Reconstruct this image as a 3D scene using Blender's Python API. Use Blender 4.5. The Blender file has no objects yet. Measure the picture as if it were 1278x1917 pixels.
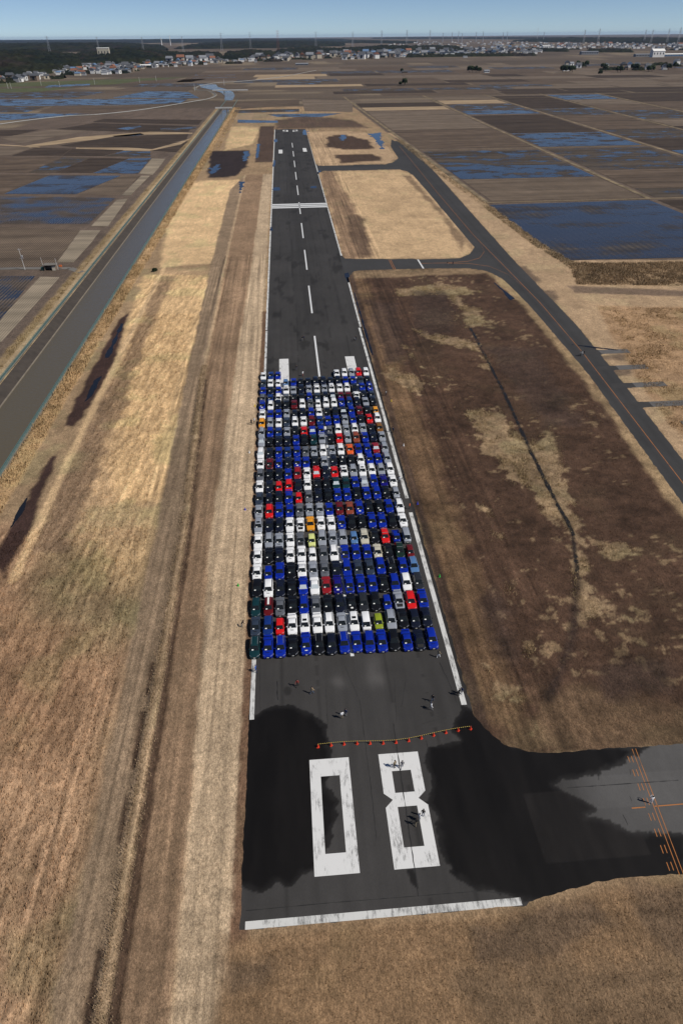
import bpy, bmesh, math, random
import numpy as np
from mathutils import Matrix, Vector
random.seed(7); rng = np.random.default_rng(11)
R = math.radians
scn = bpy.context.scene
C = scn.collection

# ------------------------------------------------------------------ camera, world, sun, exposure
CAM_H = 85.05                      # metres above the airfield; x runs across the runway, y along it
FOC = 1230.0                       # focal length in pixels of the 1278x1917 frame
def unit(v): return v / np.linalg.norm(v)
_d = np.array([520 - 639.0, 68 - 958.5, FOC]); AY = unit(_d)
_n = unit(np.cross(_d, np.array([1.0, -0.0094, 0.0])));  _n = _n if _n[1] > 0 else -_n
AZ = -_n; AX = unit(np.cross(AY, AZ))
def P(px, py, z=0.0):
    """ground position (metres) seen at a pixel of the photograph, at height z"""
    r = np.array([px - 639.0, py - 958.5, FOC]); t = (z - CAM_H) / (r @ AZ)
    return (t * (r @ AX), t * (r @ AY))
cam_d = bpy.data.cameras.new('camera'); cam = bpy.data.objects.new('camera', cam_d); C.objects.link(cam)
cam_d.sensor_fit = 'VERTICAL'; cam_d.sensor_height = 36.0; cam_d.lens = 36.0 * FOC / 1917.0
cam_d.clip_start = 0.5; cam_d.clip_end = 90000.0
m = Matrix(((AX[0], -AX[1], -AX[2], 0), (AY[0], -AY[1], -AY[2], 0), (AZ[0], -AZ[1], -AZ[2], CAM_H), (0, 0, 0, 1)))
cam.matrix_world = m
scn.camera = cam

SUN_EL = R(48.0); SUN_DIR = Vector((0.90, -0.44, 0)).normalized()
SUN_VEC = Vector((SUN_DIR.x * math.cos(SUN_EL), SUN_DIR.y * math.cos(SUN_EL), math.sin(SUN_EL)))
world = bpy.data.worlds.new('World'); scn.world = world; world.use_nodes = True
wn = world.node_tree; wn.nodes.clear()
sky = wn.nodes.new('ShaderNodeTexSky'); sky.sky_type = 'NISHITA'; sky.sun_disc = False
sky.sun_elevation = SUN_EL; sky.sun_rotation = math.atan2(SUN_DIR.x, SUN_DIR.y)
sky.altitude = 90; sky.air_density = 0.42; sky.dust_density = 0.0; sky.ozone_density = 3.0
bg = wn.nodes.new('ShaderNodeBackground'); bg.inputs['Strength'].default_value = 0.080
wo = wn.nodes.new('ShaderNodeOutputWorld')
wn.links.new(sky.outputs[0], bg.inputs[0]); wn.links.new(bg.outputs[0], wo.inputs[0])
sun_d = bpy.data.lights.new('sun', 'SUN'); sun_d.energy = 4.1; sun_d.angle = R(0.53); sun_d.color = (1.0, 0.945, 0.86)
sun = bpy.data.objects.new('sun', sun_d); C.objects.link(sun)
sun.rotation_euler = SUN_VEC.to_track_quat('Z', 'Y').to_euler()
scn.view_settings.view_transform = 'Standard'; scn.view_settings.look = 'None'
scn.view_settings.exposure = 0.0; scn.view_settings.gamma = 1.0; scn.view_settings.use_curve_mapping = False
scn.cycles.max_bounces = 5; scn.cycles.diffuse_bounces = 2; scn.cycles.volume_bounces = 0

# ------------------------------------------------------------------ small helpers
def lk(o, parent=None):
    C.objects.link(o)
    if parent is not None: o.parent = parent
    return o
def tag(o, label=None, cat=None, group=None, kind=None):
    if label: o['label'] = label
    if cat: o['category'] = cat
    if group: o['group'] = group
    if kind: o['kind'] = kind
    return o
def empty(name, loc=(0, 0, 0), rz=0.0):
    o = bpy.data.objects.new(name, None); o.empty_display_size = 0.3
    o.location = loc; o.rotation_euler = (0, 0, rz); return lk(o)
def mesh_from(name, verts, faces, mats=(), smooth=False, fm=None):
    me = bpy.data.meshes.new(name); me.from_pydata([tuple(map(float, v)) for v in verts], [], faces)
    for mm in mats: me.materials.append(mm)
    if fm is not None: me.polygons.foreach_set('material_index', np.array(fm, dtype=np.int32))
    if smooth:
        me.polygons.foreach_set('use_smooth', np.ones(len(me.polygons), dtype=bool))
    me.update(); return me
def big_mesh(name, V, F, mats=()):
    """V (n,3), F (m,k) numpy, fast path"""
    me = bpy.data.meshes.new(name); k = F.shape[1]
    me.vertices.add(len(V)); me.vertices.foreach_set('co', np.ascontiguousarray(V, dtype=np.float32).ravel())
    me.loops.add(F.size); me.loops.foreach_set('vertex_index', np.ascontiguousarray(F, dtype=np.int32).ravel())
    me.polygons.add(len(F)); me.polygons.foreach_set('loop_start', np.arange(0, F.size, k, dtype=np.int32))
    me.polygons.foreach_set('loop_total', np.full(len(F), k, dtype=np.int32))
    for mm in mats: me.materials.append(mm)
    me.update(calc_edges=True); return me
def set_col(me, rgb, name='Col'):
    a = me.color_attributes.new(name, 'FLOAT_COLOR', 'POINT')
    buf = np.ones((len(me.vertices), 4), dtype=np.float32); buf[:, :rgb.shape[1]] = rgb
    a.data.foreach_set('color', buf.ravel())
def add_obj(name, me, parent=None, loc=(0, 0, 0), rz=0.0):
    o = bpy.data.objects.new(name, me); o.location = loc; o.rotation_euler = (0, 0, rz); return lk(o, parent)
class MB:
    def __init__(s): s.v = []; s.f = []; s.m = []
    def quad(s, pts, mi=0):
        n = len(s.v); s.v += [tuple(p) for p in pts]; s.f.append(tuple(range(n, n + len(pts)))); s.m.append(mi)
    def box(s, x0, x1, y0, y1, z0, z1, mi=0, top=None):
        n = len(s.v); t = top or (0, 0)
        s.v += [(x0, y0, z0), (x1, y0, z0), (x1, y1, z0), (x0, y1, z0),
                (x0 + t[0], y0 + t[1], z1), (x1 - t[0], y0 + t[1], z1), (x1 - t[0], y1 - t[1], z1), (x0 + t[0], y1 - t[1], z1)]
        for q in ((0, 3, 2, 1), (4, 5, 6, 7), (0, 1, 5, 4), (1, 2, 6, 5), (2, 3, 7, 6), (3, 0, 4, 7)):
            s.f.append(tuple(n + i for i in q)); s.m.append(mi)
    def tube(s, p0, p1, r0, r1=None, seg=6, mi=0):
        r1 = r0 if r1 is None else r1
        a = Vector(p0); b = Vector(p1); d = (b - a).normalized()
        u = d.orthogonal().normalized(); w = d.cross(u); n = len(s.v)
        for c, r in ((a, r0), (b, r1)):
            for k in range(seg):
                an = 2 * math.pi * k / seg; s.v.append(tuple(c + (u * math.cos(an) + w * math.sin(an)) * r))
        for k in range(seg):
            k2 = (k + 1) % seg; s.f.append((n + k, n + k2, n + seg + k2, n + seg + k)); s.m.append(mi)
        s.f.append(tuple(n + k for k in reversed(range(seg)))); s.m.append(mi)
        s.f.append(tuple(n + seg + k for k in range(seg))); s.m.append(mi)
    def lathe(s, prof, seg=10, cx=0, cy=0, mi=0):
        n = len(s.v)
        for r, z in prof:
            for k in range(seg):
                an = 2 * math.pi * k / seg; s.v.append((cx + r * math.cos(an), cy + r * math.sin(an), z))
        for i in range(len(prof) - 1):
            for k in range(seg):
                k2 = (k + 1) % seg
                s.f.append((n + i * seg + k, n + i * seg + k2, n + (i + 1) * seg + k2, n + (i + 1) * seg + k)); s.m.append(mi)
        s.f.append(tuple(n + (len(prof) - 1) * seg + k for k in range(seg))); s.m.append(mi)
    def mesh(s, name, mats, smooth=False, sharp=None):
        me = mesh_from(name, s.v, s.f, mats if isinstance(mats, (list, tuple)) else [mats], smooth, s.m)
        if sharp: me.set_sharp_from_angle(angle=R(sharp))
        return me
    def obj(s, name, mats, parent=None, smooth=False, sharp=None, loc=(0, 0, 0), rz=0.0):
        return add_obj(name, s.mesh(name, mats, smooth, sharp), parent, loc, rz)

# ---- numpy noise and polygon masks
def vnoise(x, y, seed=0):
    ix = np.floor(x); iy = np.floor(y); fx = x - ix; fy = y - iy
    ix = ix.astype(np.int64); iy = iy.astype(np.int64)
    def h(a, b):
        v = (a * 374761393 + b * 668265263 + seed * 974634721) & 0xffffffff
        v = ((v ^ (v >> 13)) * 1274126177) & 0xffffffff
        return ((v ^ (v >> 16)) & 0xffff) / 65535.0
    u = fx * fx * (3 - 2 * fx); w = fy * fy * (3 - 2 * fy)
    return (h(ix, iy) * (1 - u) + h(ix + 1, iy) * u) * (1 - w) + (h(ix, iy + 1) * (1 - u) + h(ix + 1, iy + 1) * u) * w
def fbm(x, y, scale, seed=0, octv=4, gain=0.55):
    t = 0.0; a = 1.0; s = 0.0; f = 1.0 / scale
    for k in range(octv):
        t = t + a * vnoise(x * f + 17.3 * k, y * f - 9.1 * k, seed + k); s += a; a *= gain; f *= 2.03
    return t / s
def sstep(a, b, x):
    t = np.clip((x - a) / (b - a), 0, 1); return t * t * (3 - 2 * t)
def sdist(poly, x, y):
    """signed distance, positive inside"""
    p = np.asarray(poly, dtype=float); q = np.roll(p, -1, 0)
    best = np.full(x.shape, 1e18); ins = np.zeros(x.shape, dtype=bool)
    for (ax, ay), (bx, by) in zip(p, q):
        ex, ey = bx - ax, by - ay; L2 = ex * ex + ey * ey + 1e-12
        t = np.clip(((x - ax) * ex + (y - ay) * ey) / L2, 0, 1)
        best = np.minimum(best, (x - ax - t * ex) ** 2 + (y - ay - t * ey) ** 2)
        c = (ay > y) != (by > y)
        if ey != 0: ins ^= c & (x < (bx - ax) * (y - ay) / ey + ax)
    return np.where(ins, 1, -1) * np.sqrt(best)
def ldist(line, x, y):
    best = np.full(x.shape, 1e18)
    for (ax, ay), (bx, by) in zip(line[:-1], line[1:]):
        ex, ey = bx - ax, by - ay; L2 = ex * ex + ey * ey + 1e-12
        t = np.clip(((x - ax) * ex + (y - ay) * ey) / L2, 0, 1)
        best = np.minimum(best, (x - ax - t * ex) ** 2 + (y - ay - t * ey) ** 2)
    return np.sqrt(best)
def pp(*pts): return [P(*p) for p in pts]
def grid_faces(nx, ny):
    i = np.arange(nx * ny).reshape(ny, nx)
    return np.stack([i[:-1, :-1].ravel(), i[:-1, 1:].ravel(), i[1:, 1:].ravel(), i[1:, :-1].ravel()], 1)

# ------------------------------------------------------------------ materials
def bsdf(name):
    mt = bpy.data.materials.new(name); mt.use_nodes = True
    nt = mt.node_tree; b = nt.nodes['Principled BSDF']; return mt, nt, b
def N(nt, t, **kw):
    n = nt.nodes.new(t)
    for k, v in kw.items():
        if k in n.inputs: n.inputs[k].default_value = v
        else: setattr(n, k, v)
    return n
def plain(name, col, rough=0.7, metal=0.0, noise=0.15, scale=4.0, spec=0.5, coat=0.0):
    mt, nt, b = bsdf(name)
    b.inputs['Roughness'].default_value = rough; b.inputs['Metallic'].default_value = metal
    b.inputs['Specular IOR Level'].default_value = spec; b.inputs['Coat Weight'].default_value = coat
    b.inputs['Coat Roughness'].default_value = 0.04
    tc = N(nt, 'ShaderNodeTexCoord'); nz = N(nt, 'ShaderNodeTexNoise', Scale=scale, Detail=3.0)
    mr = N(nt, 'ShaderNodeMapRange'); mr.inputs['To Min'].default_value = 1 - noise; mr.inputs['To Max'].default_value = 1 + noise
    mx = N(nt, 'ShaderNodeVectorMath', operation='SCALE'); mx.inputs[0].default_value = col
    nt.links.new(tc.outputs['Object'], nz.inputs['Vector']); nt.links.new(nz.outputs['Fac'], mr.inputs['Value'])
    nt.links.new(mr.outputs[0], mx.inputs['Scale']); nt.links.new(mx.outputs[0], b.inputs['Base Color'])
    return mt
def attr_mat(name, rough=0.95, fine=((2.2, 0.35), (0.5, 0.22)), bump=0.25, spec=0.2, wet=False, stretch=(1, 1, 1)):
    """vertex albedo times procedural mottling, for ground, pavement and foliage"""
    mt, nt, b = bsdf(name); b.inputs['Specular IOR Level'].default_value = spec
    b.inputs['Roughness'].default_value = rough
    at = N(nt, 'ShaderNodeVertexColor', layer_name='Col'); tc = N(nt, 'ShaderNodeTexCoord')
    mp = N(nt, 'ShaderNodeMapping'); mp.inputs['Scale'].default_value = stretch
    nt.links.new(tc.outputs['Object'], mp.inputs['Vector'])
    cur = at.outputs['Color']; last = None
    for sc, amt in fine:
        nz = N(nt, 'ShaderNodeTexNoise', Scale=sc, Detail=4.0, Roughness=0.65)
        nt.links.new(mp.outputs[0], nz.inputs['Vector'])
        mr = N(nt, 'ShaderNodeMapRange'); mr.inputs['From Min'].default_value = 0.25; mr.inputs['From Max'].default_value = 0.75
        mr.inputs['To Min'].default_value = 1 - amt; mr.inputs['To Max'].default_value = 1 + amt
        nt.links.new(nz.outputs['Fac'], mr.inputs['Value'])
        mx = N(nt, 'ShaderNodeVectorMath', operation='SCALE')
        nt.links.new(cur, mx.inputs[0]); nt.links.new(mr.outputs[0], mx.inputs['Scale']); cur = mx.outputs[0]
        last = nz if last is None else last
    nt.links.new(cur, b.inputs['Base Color'])
    if bump and last is not None:
        bp = N(nt, 'ShaderNodeBump', Strength=bump, Distance=0.15)
        nt.links.new(last.outputs['Fac'], bp.inputs['Height']); nt.links.new(bp.outputs[0], b.inputs['Normal'])
    if wet:
        mr = N(nt, 'ShaderNodeMapRange'); mr.inputs['To Min'].default_value = rough; mr.inputs['To Max'].default_value = 0.35
        nt.links.new(at.outputs['Alpha'], mr.inputs['Value']); nt.links.new(mr.outputs[0], b.inputs['Roughness'])
    return mt
GROUND = attr_mat('dry_grass_ground', fine=((2.6, 0.44), (8.0, 0.60), (1.0, 0.26), (0.35, 0.14)), bump=0.4, stretch=(1.5, 0.75, 1))
ASPH = attr_mat('asphalt', rough=0.85, fine=((6.0, 0.10), (0.45, 0.10)), bump=0.08, wet=True, stretch=(1, 0.5, 1), spec=0.2)
PAINTW = plain('white_runway_paint', (0.66, 0.67, 0.67), 0.7, noise=0.25, scale=2.2)
FOL = attr_mat('reed_and_grass_blades', fine=((0.7, 0.25),), bump=0)
def add_translucent(mt, f=0.5):
    nt = mt.node_tree; b = nt.nodes['Principled BSDF']; out = nt.nodes['Material Output']; src = b.inputs['Base Color'].links[0].from_socket
    t = N(nt, 'ShaderNodeBsdfTranslucent'); mx = N(nt, 'ShaderNodeMixShader'); mx.inputs[0].default_value = f
    nt.links.new(src, t.inputs[0]); nt.links.new(b.outputs[0], mx.inputs[1]); nt.links.new(t.outputs[0], mx.inputs[2]); nt.links.new(mx.outputs[0], out.inputs[0])
add_translucent(FOL, .25)
def worn_paint(name, col, keep=0.40, under=(0.05, 0.048, 0.047), scale=1.1):
    mt, nt, b = bsdf(name); b.inputs['Roughness'].default_value = 0.75
    tc = N(nt, 'ShaderNodeTexCoord'); mp = N(nt, 'ShaderNodeMapping'); mp.inputs['Scale'].default_value = (2.4, 0.5, 1)
    n1 = N(nt, 'ShaderNodeTexNoise', Scale=scale, Detail=10.0, Roughness=0.82)
    n2 = N(nt, 'ShaderNodeTexNoise', Scale=0.33, Detail=2.0)
    ad = N(nt, 'ShaderNodeMath', operation='MULTIPLY_ADD'); ad.inputs[1].default_value = 0.5
    nt.links.new(tc.outputs['Object'], mp.inputs['Vector']); nt.links.new(mp.outputs[0], n1.inputs['Vector']); nt.links.new(tc.outputs['Object'], n2.inputs['Vector'])
    nt.links.new(n2.outputs['Fac'], ad.inputs[0]); nt.links.new(n1.outputs['Fac'], ad.inputs[2])
    mr = N(nt, 'ShaderNodeMapRange'); mr.inputs['From Min'].default_value = keep + 0.12; mr.inputs['From Max'].default_value = keep + 0.30
    nt.links.new(ad.outputs[0], mr.inputs['Value'])
    mx = N(nt, 'ShaderNodeMix', data_type='RGBA'); mx.inputs[6].default_value = (*under, 1); mx.inputs[7].default_value = (*col, 1)
    nt.links.new(mr.outputs[0], mx.inputs[0]); nt.links.new(mx.outputs[2], b.inputs['Base Color'])
    return mt
NUMPAINT = worn_paint('worn_numeral_paint', (0.66, 0.66, 0.65), 0.405)
EDGEPAINT = worn_paint('worn_edge_paint', (0.60, 0.60, 0.58), 0.455)
ORANGE = worn_paint('worn_orange_paint', (0.40, 0.145, 0.03), 0.42)
def water_mat(name, col, rough=0.06, bump=0.03, scale=1.5):
    mt, nt, b = bsdf(name); b.inputs['Base Color'].default_value = (*col, 1); b.inputs['Roughness'].default_value = rough
    b.inputs['IOR'].default_value = 1.33; b.inputs['Specular IOR Level'].default_value = 0.5
    tc = N(nt, 'ShaderNodeTexCoord'); nz = N(nt, 'ShaderNodeTexNoise', Scale=scale, Detail=3.0)
    mp = N(nt, 'ShaderNodeMapping'); mp.inputs['Scale'].default_value = (1, 2.5, 1)
    bp = N(nt, 'ShaderNodeBump', Strength=bump, Distance=0.3)
    nt.links.new(tc.outputs['Object'], mp.inputs['Vector']); nt.links.new(mp.outputs[0], nz.inputs['Vector'])
    nt.links.new(nz.outputs['Fac'], bp.inputs['Height']); nt.links.new(bp.outputs[0], b.inputs['Normal'])
    return mt
CANAL_W = water_mat('silty_canal_water', (0.105, 0.088, 0.060), 0.12, 0.35, 0.8)
PUDDLE = water_mat('puddle_water', (0.012, 0.014, 0.02), 0.05, 0.02, 0.7)
def paddy_mat(name, col, col2, wet=0.0, row=0.0, rowdir=0, wetcol=(0.02, 0.022, 0.028), seed=0.0, patch=0.05, rowamt=0.5, rowwet=0.10, soft=0.035):
    """bare winter paddy: mottled mud, optional furrow rows, water lying where the noise is low"""
    mt, nt, b = bsdf(name); b.inputs['Specular IOR Level'].default_value = 0.25
    tc = N(nt, 'ShaderNodeTexCoord'); ob = N(nt, 'ShaderNodeObjectInfo')
    ofs = N(nt, 'ShaderNodeVectorMath', operation='SCALE'); cmb = N(nt, 'ShaderNodeCombineXYZ')
    nt.links.new(ob.outputs['Random'], cmb.inputs[0]); nt.links.new(ob.outputs['Random'], cmb.inputs[1])
    nt.links.new(cmb.outputs[0], ofs.inputs[0]); ofs.inputs['Scale'].default_value = 900.0
    vec = N(nt, 'ShaderNodeVectorMath', operation='ADD')
    nt.links.new(tc.outputs['Object'], vec.inputs[0]); nt.links.new(ofs.outputs[0], vec.inputs[1])
    n1 = N(nt, 'ShaderNodeTexNoise', Scale=0.06, Detail=6.0, Roughness=0.7); nt.links.new(vec.outputs[0], n1.inputs['Vector'])
    cr = N(nt, 'ShaderNodeMapRange'); cr.inputs['From Min'].default_value = 0.3; cr.inputs['From Max'].default_value = 0.7
    nt.links.new(n1.outputs['Fac'], cr.inputs['Value'])
    mx = N(nt, 'ShaderNodeMix', data_type='RGBA'); mx.inputs[6].default_value = (*col, 1); mx.inputs[7].default_value = (*col2, 1)
    nt.links.new(cr.outputs[0], mx.inputs[0]); cur = mx.outputs[2]
    ms = N(nt, 'ShaderNodeMapping'); ms.inputs['Scale'].default_value = (0.006, 0.09, 1); nt.links.new(vec.outputs[0], ms.inputs['Vector'])
    ns = N(nt, 'ShaderNodeTexNoise', Scale=1.0, Detail=3.0, Roughness=0.6); nt.links.new(ms.outputs[0], ns.inputs['Vector'])
    m0 = N(nt, 'ShaderNodeMapRange'); m0.inputs['From Min'].default_value = .3; m0.inputs['From Max'].default_value = .7; m0.inputs['To Min'].default_value = .62; m0.inputs['To Max'].default_value = 1.45
    nt.links.new(ns.outputs['Fac'], m0.inputs['Value']); s0 = N(nt, 'ShaderNodeVectorMath', operation='SCALE'); nt.links.new(cur, s0.inputs[0]); nt.links.new(m0.outputs[0], s0.inputs['Scale']); cur = s0.outputs[0]
    wv = None
    if row:
        wv = N(nt, 'ShaderNodeTexWave', wave_type='BANDS', bands_direction='X' if rowdir == 0 else 'Y', Scale=row, Distortion=0.5, Detail=2.0)
        nt.links.new(vec.outputs[0], wv.inputs['Vector'])
        m2 = N(nt, 'ShaderNodeMapRange'); m2.inputs['To Min'].default_value = 1 - rowamt; m2.inputs['To Max'].default_value = 1 + rowamt
        nt.links.new(wv.outputs['Fac'], m2.inputs['Value'])
        sc = N(nt, 'ShaderNodeVectorMath', operation='SCALE'); nt.links.new(cur, sc.inputs[0]); nt.links.new(m2.outputs[0], sc.inputs['Scale']); cur = sc.outputs[0]
    if wet > 0:
        mp = N(nt, 'ShaderNodeMapping'); mp.inputs['Scale'].default_value = (0.75, 1.1, 1); nt.links.new(vec.outputs[0], mp.inputs['Vector'])
        n2 = N(nt, 'ShaderNodeTexNoise', Scale=patch, Detail=10.0, Roughness=0.72); nt.links.new(mp.outputs[0], n2.inputs['Vector'])
        val = n2.outputs['Fac']
        if wv is not None:
            ad = N(nt, 'ShaderNodeMath', operation='MULTIPLY_ADD'); ad.inputs[1].default_value = rowwet
            nt.links.new(wv.outputs['Fac'], ad.inputs[0]); nt.links.new(val, ad.inputs[2]); val = ad.outputs[0]
        th = 0.5 + (wet - 0.5) * 0.42 + (rowwet * .5 if wv is not None else 0)
        wm = N(nt, 'ShaderNodeMapRange'); wm.inputs['To Max'].default_value = 0.86; wm.inputs['From Min'].default_value = th + soft; wm.inputs['From Max'].default_value = th - soft
        nt.links.new(val, wm.inputs['Value'])
        m3 = N(nt, 'ShaderNodeMix', data_type='RGBA'); m3.inputs[7].default_value = (*wetcol, 1)
        nt.links.new(wm.outputs[0], m3.inputs[0]); nt.links.new(cur, m3.inputs[6]); cur = m3.outputs[2]
        rr = N(nt, 'ShaderNodeMapRange'); rr.inputs['To Min'].default_value = 0.95; rr.inputs['To Max'].default_value = 0.07
        nt.links.new(wm.outputs[0], rr.inputs['Value']); nt.links.new(rr.outputs[0], b.inputs['Roughness'])
        r2 = N(nt, 'ShaderNodeMapRange'); r2.inputs['To Min'].default_value = 0.2; r2.inputs['To Max'].default_value = 0.6
        nt.links.new(wm.outputs[0], r2.inputs['Value']); nt.links.new(r2.outputs[0], b.inputs['Specular IOR Level'])
    else: b.inputs['Roughness'].default_value = 0.95
    nt.links.new(cur, b.inputs['Base Color']); return mt
PAD = {
 'd': paddy_mat('dark_mud', (0.036, 0.025, 0.018), (0.062, 0.044, 0.032)),
 'b': paddy_mat('brown_mud', (0.074, 0.052, 0.037), (0.122, 0.088, 0.062)),
 'g': paddy_mat('grey_mud', (0.115, 0.086, 0.062), (0.17, 0.13, 0.095)),
 'f': paddy_mat('furrowed_mud', (0.095, 0.070, 0.050), (0.15, 0.112, 0.08), row=0.28, rowdir=0),
 's': paddy_mat('stubble_rows', (0.20, 0.165, 0.12), (0.27, 0.22, 0.16), row=0.33, rowdir=0, rowamt=0.22),
 'r': paddy_mat('tan_reed_field', (0.27, 0.19, 0.115), (0.36, 0.27, 0.17)),
 'B': paddy_mat('bund_grass', (0.105, 0.082, 0.052), (0.27, 0.205, 0.125)),
 'w': paddy_mat('wet_mud', (0.055, 0.043, 0.033), (0.085, 0.066, 0.05), wet=0.42),
 'W': paddy_mat('flooded_mud', (0.045, 0.036, 0.03), (0.07, 0.055, 0.045), wet=0.62),
 'F': paddy_mat('flooded_rows', (0.05, 0.042, 0.036), (0.09, 0.072, 0.056), wet=0.80, row=0.09, rowdir=0, rowwet=0.02, patch=0.03, soft=0.13, rowamt=.25, wetcol=(0.022, 0.020, 0.022)),
 'k': paddy_mat('wet_furrows', (0.055, 0.045, 0.04), (0.09, 0.07, 0.055), wet=0.48, row=0.22, rowdir=0),
 'G': paddy_mat('green_meadow', (0.060, 0.075, 0.030), (0.105, 0.105, 0.052), wet=0.22),
}
CONC = plain('weathered_concrete', (0.17, 0.155, 0.135), 0.9, noise=0.35, scale=0.6)
CONC_D = plain('dark_damp_concrete', (0.046, 0.037, 0.030), 0.9, noise=0.55, scale=0.5)
CONC_W = plain('pale_concrete', (0.55, 0.54, 0.52), 0.8, noise=0.12, scale=0.4)
TEAL = plain('teal_railing_paint', (0.09, 0.17, 0.165), 0.6, noise=0.2, scale=0.3)
STEEL = plain('galvanised_steel', (0.42, 0.43, 0.45), 0.5, metal=0.4)
WHITE_M = plain('white_painted_metal', (0.78, 0.78, 0.77), 0.5, noise=0.06)
ROADC = plain('pale_road', (0.15, 0.14, 0.125), 0.9, noise=0.2, scale=0.2)
#--SETTING--
# ------------------------------------------------------------------ ground sheet
RUN = [(-10.0, 34.45), (24.7, 34.45), (25.6, 856), (-9.4, 856)]
BTAXI = [(24.0, 66), (24.6, 62.6), (25.8, 59.4), (27.8, 56.6), (31.0, 55.0), (36, 54.6), (120, 54.0), (120, 36.0), (48, 36.3), (40, 36.6), (34, 36.4), (29, 35.6), (24.0, 34.6)]
PTAXI = [(80.5, 53), (84.4, 113), (89.9, 182.6), (91.6, 247), (90.8, 280), (86.5, 297), (86.5, 322), (91.2, 332), (92.2, 380), (94.4, 474), (95.6, 540), (93.5, 562), (92, 598), (97.0, 625), (100.5, 697), (108, 745),
         (118.6, 713), (113.8, 540), (108.5, 420), (103.6, 306), (101.7, 223), (98.2, 180), (93.6, 131), (90, 90), (90, 53)]
CON2 = [(24.0, 330), (26.0, 320), (29, 318.8), (70, 313.5), (80, 315), (86, 321), (92, 335), (95, 300), (91, 284), (86.5, 294), (80, 298.3), (70, 299.3), (33, 300.6), (28.5, 299), (26, 293), (24.0, 285)]
CON1 = [(25.5, 600), (29, 592), (80, 594), (88, 600), (97, 625), (96, 560), (90, 567.5), (80, 569.5), (32, 570), (27, 566), (25.0, 555)]
PADS = [(94.6, 110, 199), (95.2, 110.2, 186.3), (94.8, 110, 173.6), (93.6, 110, 161.0), (98.5, 110, 149), (97, 110, 137)]
PAVE = [RUN, BTAXI, PTAXI, CON2, CON1] + [[(x0 - 1.2, y - 1.7), (x1, y - 1.7), (x1, y + 1.7), (x0 - 1.2, y + 1.7)] for x0, x1, y in PADS]
def axis(lo, hi, segs, grow):
    """segs: list of (a, b, step) dense ranges in order; geometric growth outside"""
    pts = []
    for a, b, s in segs: pts += list(np.arange(a, b, s))
    pts.append(segs[-1][1]); L = [pts[0]]; st = segs[0][2]
    while L[-1] > lo: st *= grow; L.append(L[-1] - st)
    H = [pts[-1]]; st = segs[-1][2]
    while H[-1] < hi: st *= grow; H.append(H[-1] + st)
    return np.array(L[:0:-1] + pts + H[1:])
gx = axis(-46000, 46000, [(-100, -68, 0.8), (-68, 62, 0.42), (62, 135, 0.85)], 1.045)
ys = [16.0]
while ys[-1] < 47000:
    y = ys[-1]; ys.append(y + max(0.42, 0.95 * (y * y + CAM_H ** 2) / (CAM_H * 656)))
gy = np.array([-9000, -2500, -700, -200, -60, -15, 5, 12] + ys)
X, Y = np.meshgrid(gx, gy); X = X.ravel(); Y = Y.ravel(); NV = len(X)
col = np.zeros((NV, 3)); Z = np.zeros(NV)
near = (Y < 1150) & (X > -320) & (X < 420) & (Y > 0)
xi = X[near]; yi = Y[near]
f1 = fbm(xi, yi, 9, 1); f2 = fbm(xi, yi, 1.6, 5, 3); f3 = fbm(xi, yi, 34, 9, 4)
warp = (fbm(xi, yi, 20, 31) - .5) * 9
ua = (xi * 0.99 - yi * 0.10) / 0.95 + warp * .12; va = (xi * 0.10 + yi * 0.99) / 6.0       # wind-laid streaks
st1 = fbm(ua, va, 1.0, 21, 4, 0.6)
st2 = fbm((xi - yi * .06) / 0.5 + warp * .1, yi / 2.6, 1.0, 25, 3, 0.6)
sty = fbm(xi / 0.62, yi / 45, 1.0, 41, 3, 0.65)                                              # mowing lines along the runway
stx = fbm(xi / 16, yi / 0.8, 1.0, 47, 3, 0.6)
c = np.zeros((len(xi), 3)); c[:] = (0.115, 0.088, 0.064)
rel = np.zeros(len(xi))                                                                     # relief amplitude
def paint(poly, rgb, soft=1.0, namp=2.0, nsc=6.0, k=1.0, relief=None, seed=3, mod=None, inset=0.0):
    p = np.asarray(poly); mgn = soft + namp + 1
    s = np.where((xi > p[:, 0].min() - mgn) & (xi < p[:, 0].max() + mgn) & (yi > p[:, 1].min() - mgn) & (yi < p[:, 1].max() + mgn))[0]
    if not len(s): return
    sd = sdist(poly, xi[s], yi[s]) - inset
    if namp: sd = sd + namp * 2 * (fbm(xi[s], yi[s], nsc, seed, 4, 0.6) - 0.5)
    mk = sstep(-soft, soft, sd) * k
    if mod is not None: mk = mk * mod[s]
    c[s] = c[s] * (1 - mk[:, None]) + np.array(rgb) * mk[:, None]
    if relief is not None: rel[s] = rel[s] * (1 - mk) + relief * mk
def stroke(line, w, rgb, soft=0.5, namp=0.6, nsc=3.0, k=1.0, seed=8):
    p = np.asarray(line); mg = w + soft + namp + 2
    s = np.where((xi > p[:, 0].min() - mg) & (xi < p[:, 0].max() + mg) & (yi > p[:, 1].min() - mg) & (yi < p[:, 1].max() + mg))[0]
    if not len(s): return
    d = w - ldist(line, xi[s], yi[s]) + namp * 2 * (fbm(xi[s], yi[s], nsc, seed, 3) - .5)
    mk = sstep(-soft, soft, d) * k; c[s] = c[s] * (1 - mk[:, None]) + np.array(rgb) * mk[:, None]
GOLD = (0.585, 0.405, 0.205); TAN = (0.415, 0.318, 0.198); BRN = (0.195, 0.138, 0.084); DRK = (0.070, 0.046, 0.030); MID = (0.125, 0.085, 0.053)
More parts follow.
